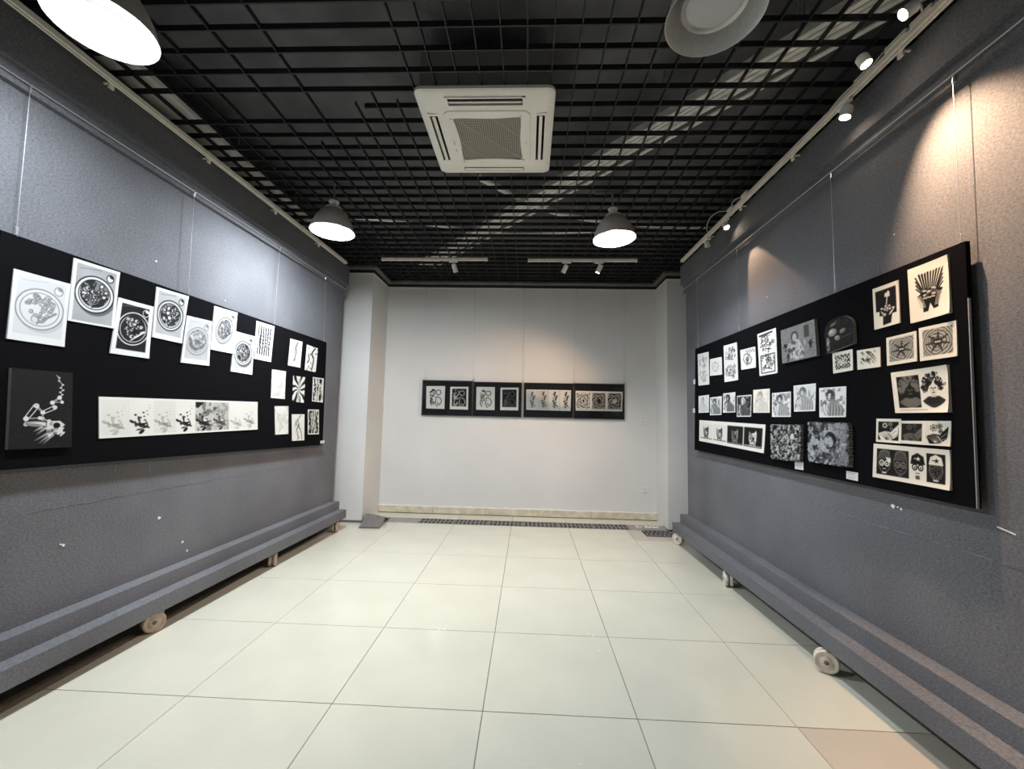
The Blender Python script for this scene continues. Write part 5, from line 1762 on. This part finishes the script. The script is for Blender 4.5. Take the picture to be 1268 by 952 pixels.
# spots on the right-hand track
def rt(s, h=0.158, z=TZ): return P3('R', s, h, z)
p = rt(0.22)
track_spot(p, SIDES['R']['d'], (-0.005, -0.02, -0.085), Vector((1.3, 0.35, 0.0)) - p, True, 'glowing warm spot clipped to the track beside the felt panel', watt=14, angle=60, blend=1.0, size=0.032, length=0.07)
p = rt(1.74)
track_spot(p, SIDES['R']['d'], (-0.005, -0.01, -0.08), rt(1.12, 0.0, 2.2) - p, True, 'warm lit spot on the track nearer the right pillar', watt=45, angle=46, blend=0.3, size=0.030, length=0.06)
p = rt(2.20)
track_spot(p, SIDES['R']['d'], (0.015, -0.01, -0.075), (0.15, 0.0, -1), False, 'small unlit spot pointing straight down near the end of the track', size=0.028, length=0.05)
def flex_spot(s, head, target, label, watt, angle, blend=0.3):
    """bulb on a bent flexible arm"""
    p = rt(s)
    r = thing('flexible_spotlight', label, 'spotlight', p)
    hd = Vector(head) - p
    part('adapter', MB().bevbox(-0.06, 0.06, -0.022, 0.022, 0.016, 0.046, 0.005), M['track'], r, rot=(0, 0, math.atan2(SIDES['R']['d'].y, SIDES['R']['d'].x)))
    dirv = (Vector(target) - Vector(head)).normalized()
    tail = hd - dirv * 0.03
    part('flexible_arm', MB().tube([(0, 0, 0.03), tail * 0.35 + Vector((0, 0, 0.055)), tail * 0.75 + Vector((0, 0, 0.04)), tail], 0.0055, 8), M['cable'], r, smooth=80)
    spot_head(r, hd, dirv, True, size=0.030, length=0.06, watt=watt, angle=angle, blend=blend)
flex_spot(0.06, (1.965, -0.13, 3.475), (2.28, -0.47, 2.25), 'glowing bulb on a bent arm beside the junction box', 230, 70, 0.95)
flex_spot(-0.30, (1.955, -0.41, 3.475), (-2.35, 1.1, 0.3), 'brightest bulb on a bent arm towards the open end of the track', 100, 62, 0.9)

# junction boxes and cables on the right track
def jbox(s, L, label):
    p = rt(s)
    o = part('junction_box', MB().bevbox(-L / 2, L / 2, -0.024, 0.024, 0.0185, 0.048, 0.005), M['track'], None, p, (0, 0, math.atan2(SIDES['R']['d'].y, SIDES['R']['d'].x)))
    tag(o, label, 'junction box')
jbox(-0.16, 0.13, 'long cream junction box on top of the track between the bent-arm bulbs')
jbox(1.62, 0.10, 'cream junction box on the track just before the lit spot')
jbox(1.36, 0.10, 'cream junction box on the track with a looped cable leaving it')
def cable(pts, label):
    P = [Vector(p) for p in pts]
    out = []
    for i in range(len(P) - 1):
        p0, p1, p2, p3 = P[max(i - 1, 0)], P[i], P[i + 1], P[min(i + 2, len(P) - 1)]
        for t in np.linspace(0, 1, 7)[:-1]:
            t = float(t)
            out.append(0.5 * ((2 * p1) + (p2 - p0) * t + (2 * p0 - 5 * p1 + 4 * p2 - p3) * t * t + (3 * p1 - p0 - 3 * p2 + p3) * t ** 3))
    out.append(P[-1])
    o = out[0].copy()
    ob = part('power_cable', MB().tube([p - o for p in out], 0.0045, 6), M['cable'], None, o, smooth=80)
    tag(ob, label, 'cable')
cable([rt(2.10, 0.165, 3.535), rt(2.06, 0.205, 3.56), rt(1.92, 0.235, 3.60), rt(1.78, 0.215, 3.60), rt(1.666, 0.165, 3.556)], 'grey cable arching from the lit spot to the small unlit spot')
cable([rt(1.573, 0.165, 3.556), rt(1.53, 0.20, 3.556), rt(1.455, 0.20, 3.560), rt(1.406, 0.165, 3.556)], 'short looped cable between the two junction boxes')
cable([rt(0.34, 0.178, 3.525), rt(0.2, 0.195, 3.53), rt(0.02, 0.19, 3.53), rt(-0.09, 0.175, 3.56)], 'cable lying along the track from the long junction box')
cable([rt(-0.357, 0.165, 3.552), rt(-0.45, 0.190, 3.552), rt(-0.7, 0.19, 3.55), rt(-0.95, 0.18, 3.535)], 'cable lying along the open end of the track')

# ================================================================== DRAIN COVERS
gm = MB()
GW, GD, GH = 0.497, PIT1 - PIT0 - 0.006, 0.016
rows = [(-GD / 2, -GD / 2 + 0.036), (-0.018, 0.018), (GD / 2 - 0.036, GD / 2)]
for a, b in rows:
    gm.box(-GW / 2, GW / 2, a, b, -GH, 0)
nb = 9
for k in range(nb):
    x = -GW / 2 + 0.012 + k * (GW - 0.024) / (nb - 1)
    gm.box(x - 0.012, x + 0.012, rows[0][1], rows[1][0], -GH, 0)
    gm.box(x - 0.012, x + 0.012, rows[1][1], rows[2][0], -GH, 0)
grate_me = gm.mesh('drain_grate', M['drain'])
yc = (PIT0 + PIT1) / 2
for k in range(6):
    o = link('drain_grate', grate_me, None, (-1.335 + 0.25 + k * 0.5, yc, -0.001 + 0.001 * (k % 2)))
    tag(o, 'slotted dark metal drain grate set in the floor below the back wall', 'drain grate', 'drain grates along the back wall')
    part('support_leg', MB().box(-0.24, -0.22, -0.13, 0.13, -0.069, -0.016).box(0.22, 0.24, -0.13, 0.13, -0.069, -0.016), M['pit'], o)
def plate(x0, x1, label, z=-0.002, m='drain_plate'):
    o = part('cover_plate', MB().bevbox(-(x1 - x0) / 2, (x1 - x0) / 2, -GD / 2, GD / 2, -0.012, 0, 0.002), M[m], None, ((x0 + x1) / 2, yc, z))
    tag(o, label, 'drain cover')
    part('support_leg', MB().box(-0.02, 0.02, -0.12, 0.12, -0.068, -0.012), M['pit'], o)
plate(-2.09, -1.338, 'plain grey gutter cover plate beside the bent sheet')
plate(1.668, 2.19, 'dusty grey gutter cover plate at the right pillar')
random.seed(9)
lg = MB()
for _ in range(26):
    x, y, r_ = random.uniform(-0.17, 0.17), random.uniform(-0.035, 0.035), random.uniform(0.008, 0.022)
    lg.lathe([(r_, 0.0), (r_ * 0.8, r_ * 0.35), (r_ * 0.3, r_ * 0.55), (0.0, r_ * 0.6)], 6, 0, 'Z', (x, y, 0.0))
part('loose_grout', lg, M['wall_rough'], None, (1.93, yc + 0.06, -0.002))
bpy.data.objects['loose_grout']['kind'] = 'stuff'
bpy.data.objects['loose_grout']['label'] = 'white dusty mortar crumbs on the gutter cover by the right pillar'
bpy.data.objects['loose_grout']['category'] = 'mortar'
# small grate in front of the right pillar
sg = MB()
w, d = 0.37, 0.285
for a, b in ((-d / 2, -d / 2 + 0.03), (-0.016, 0.016), (d / 2 - 0.03, d / 2)):
    sg.box(-w / 2, w / 2, a, b, -0.0005, 0.012)
for k in range(7):
    x = -w / 2 + 0.013 + k * (w - 0.026) / 6
    sg.box(x - 0.013, x + 0.013, -d / 2 + 0.03, d / 2 - 0.03, -0.0005, 0.012)
tag(part('drain_grate', sg, M['drain'], None, (1.995, 3.545, 0.0)), 'small separate slotted grate lying in the floor at the right panel caster', 'drain grate')
# bent sheet at the left pillar
bs = MB()
nx, ny = 10, 12
c4 = [Vector((-2.03, 3.33, 0)), Vector((-1.75, 3.34, 0)), Vector((-1.80, 3.90, 0)), Vector((-2.075, 3.90, 0))]
random.seed(3)
top = []
for j in range(ny + 1):
    for i in range(nx + 1):
        u, v = i / nx, j / ny
        p = c4[0] * (1 - u) * (1 - v) + c4[1] * u * (1 - v) + c4[2] * u * v + c4[3] * (1 - u) * v
        z = 0.018 + 0.11 * math.exp(-((v - 0.55) / 0.22) ** 2) * (1 - 0.45 * u) + random.uniform(-0.006, 0.006) * (0.2 + v)
        top.append(Vector((p.x, p.y, z)))
oc = Vector((-1.91, 3.6, 0))
n1 = len(top)
vv = [p - oc for p in top] + [p - oc - Vector((0, 0, 0.010)) for p in top]
ff = []
for j in range(ny):
    for i in range(nx):
        a_ = j * (nx + 1) + i
        ff.append((a_, a_ + 1, a_ + nx + 2, a_ + nx + 1))
        ff.append((n1 + a_, n1 + a_ + nx + 1, n1 + a_ + nx + 2, n1 + a_ + 1))
ringi = [i for i in range(nx + 1)] + [j * (nx + 1) + nx for j in range(1, ny + 1)] + [ny * (nx + 1) + i for i in range(nx - 1, -1, -1)] + [j * (nx + 1) for j in range(ny - 1, 0, -1)]
for a_, b_ in zip(ringi, ringi[1:] + ringi[:1]):
    ff.append((a_, n1 + a_, n1 + b_, b_))
tag(part('bent_drain_cover', bs.add(vv, ff), M['drain'], None, oc), 'bent dark grey cover sheet humped up at the left pillar foot', 'drain cover')
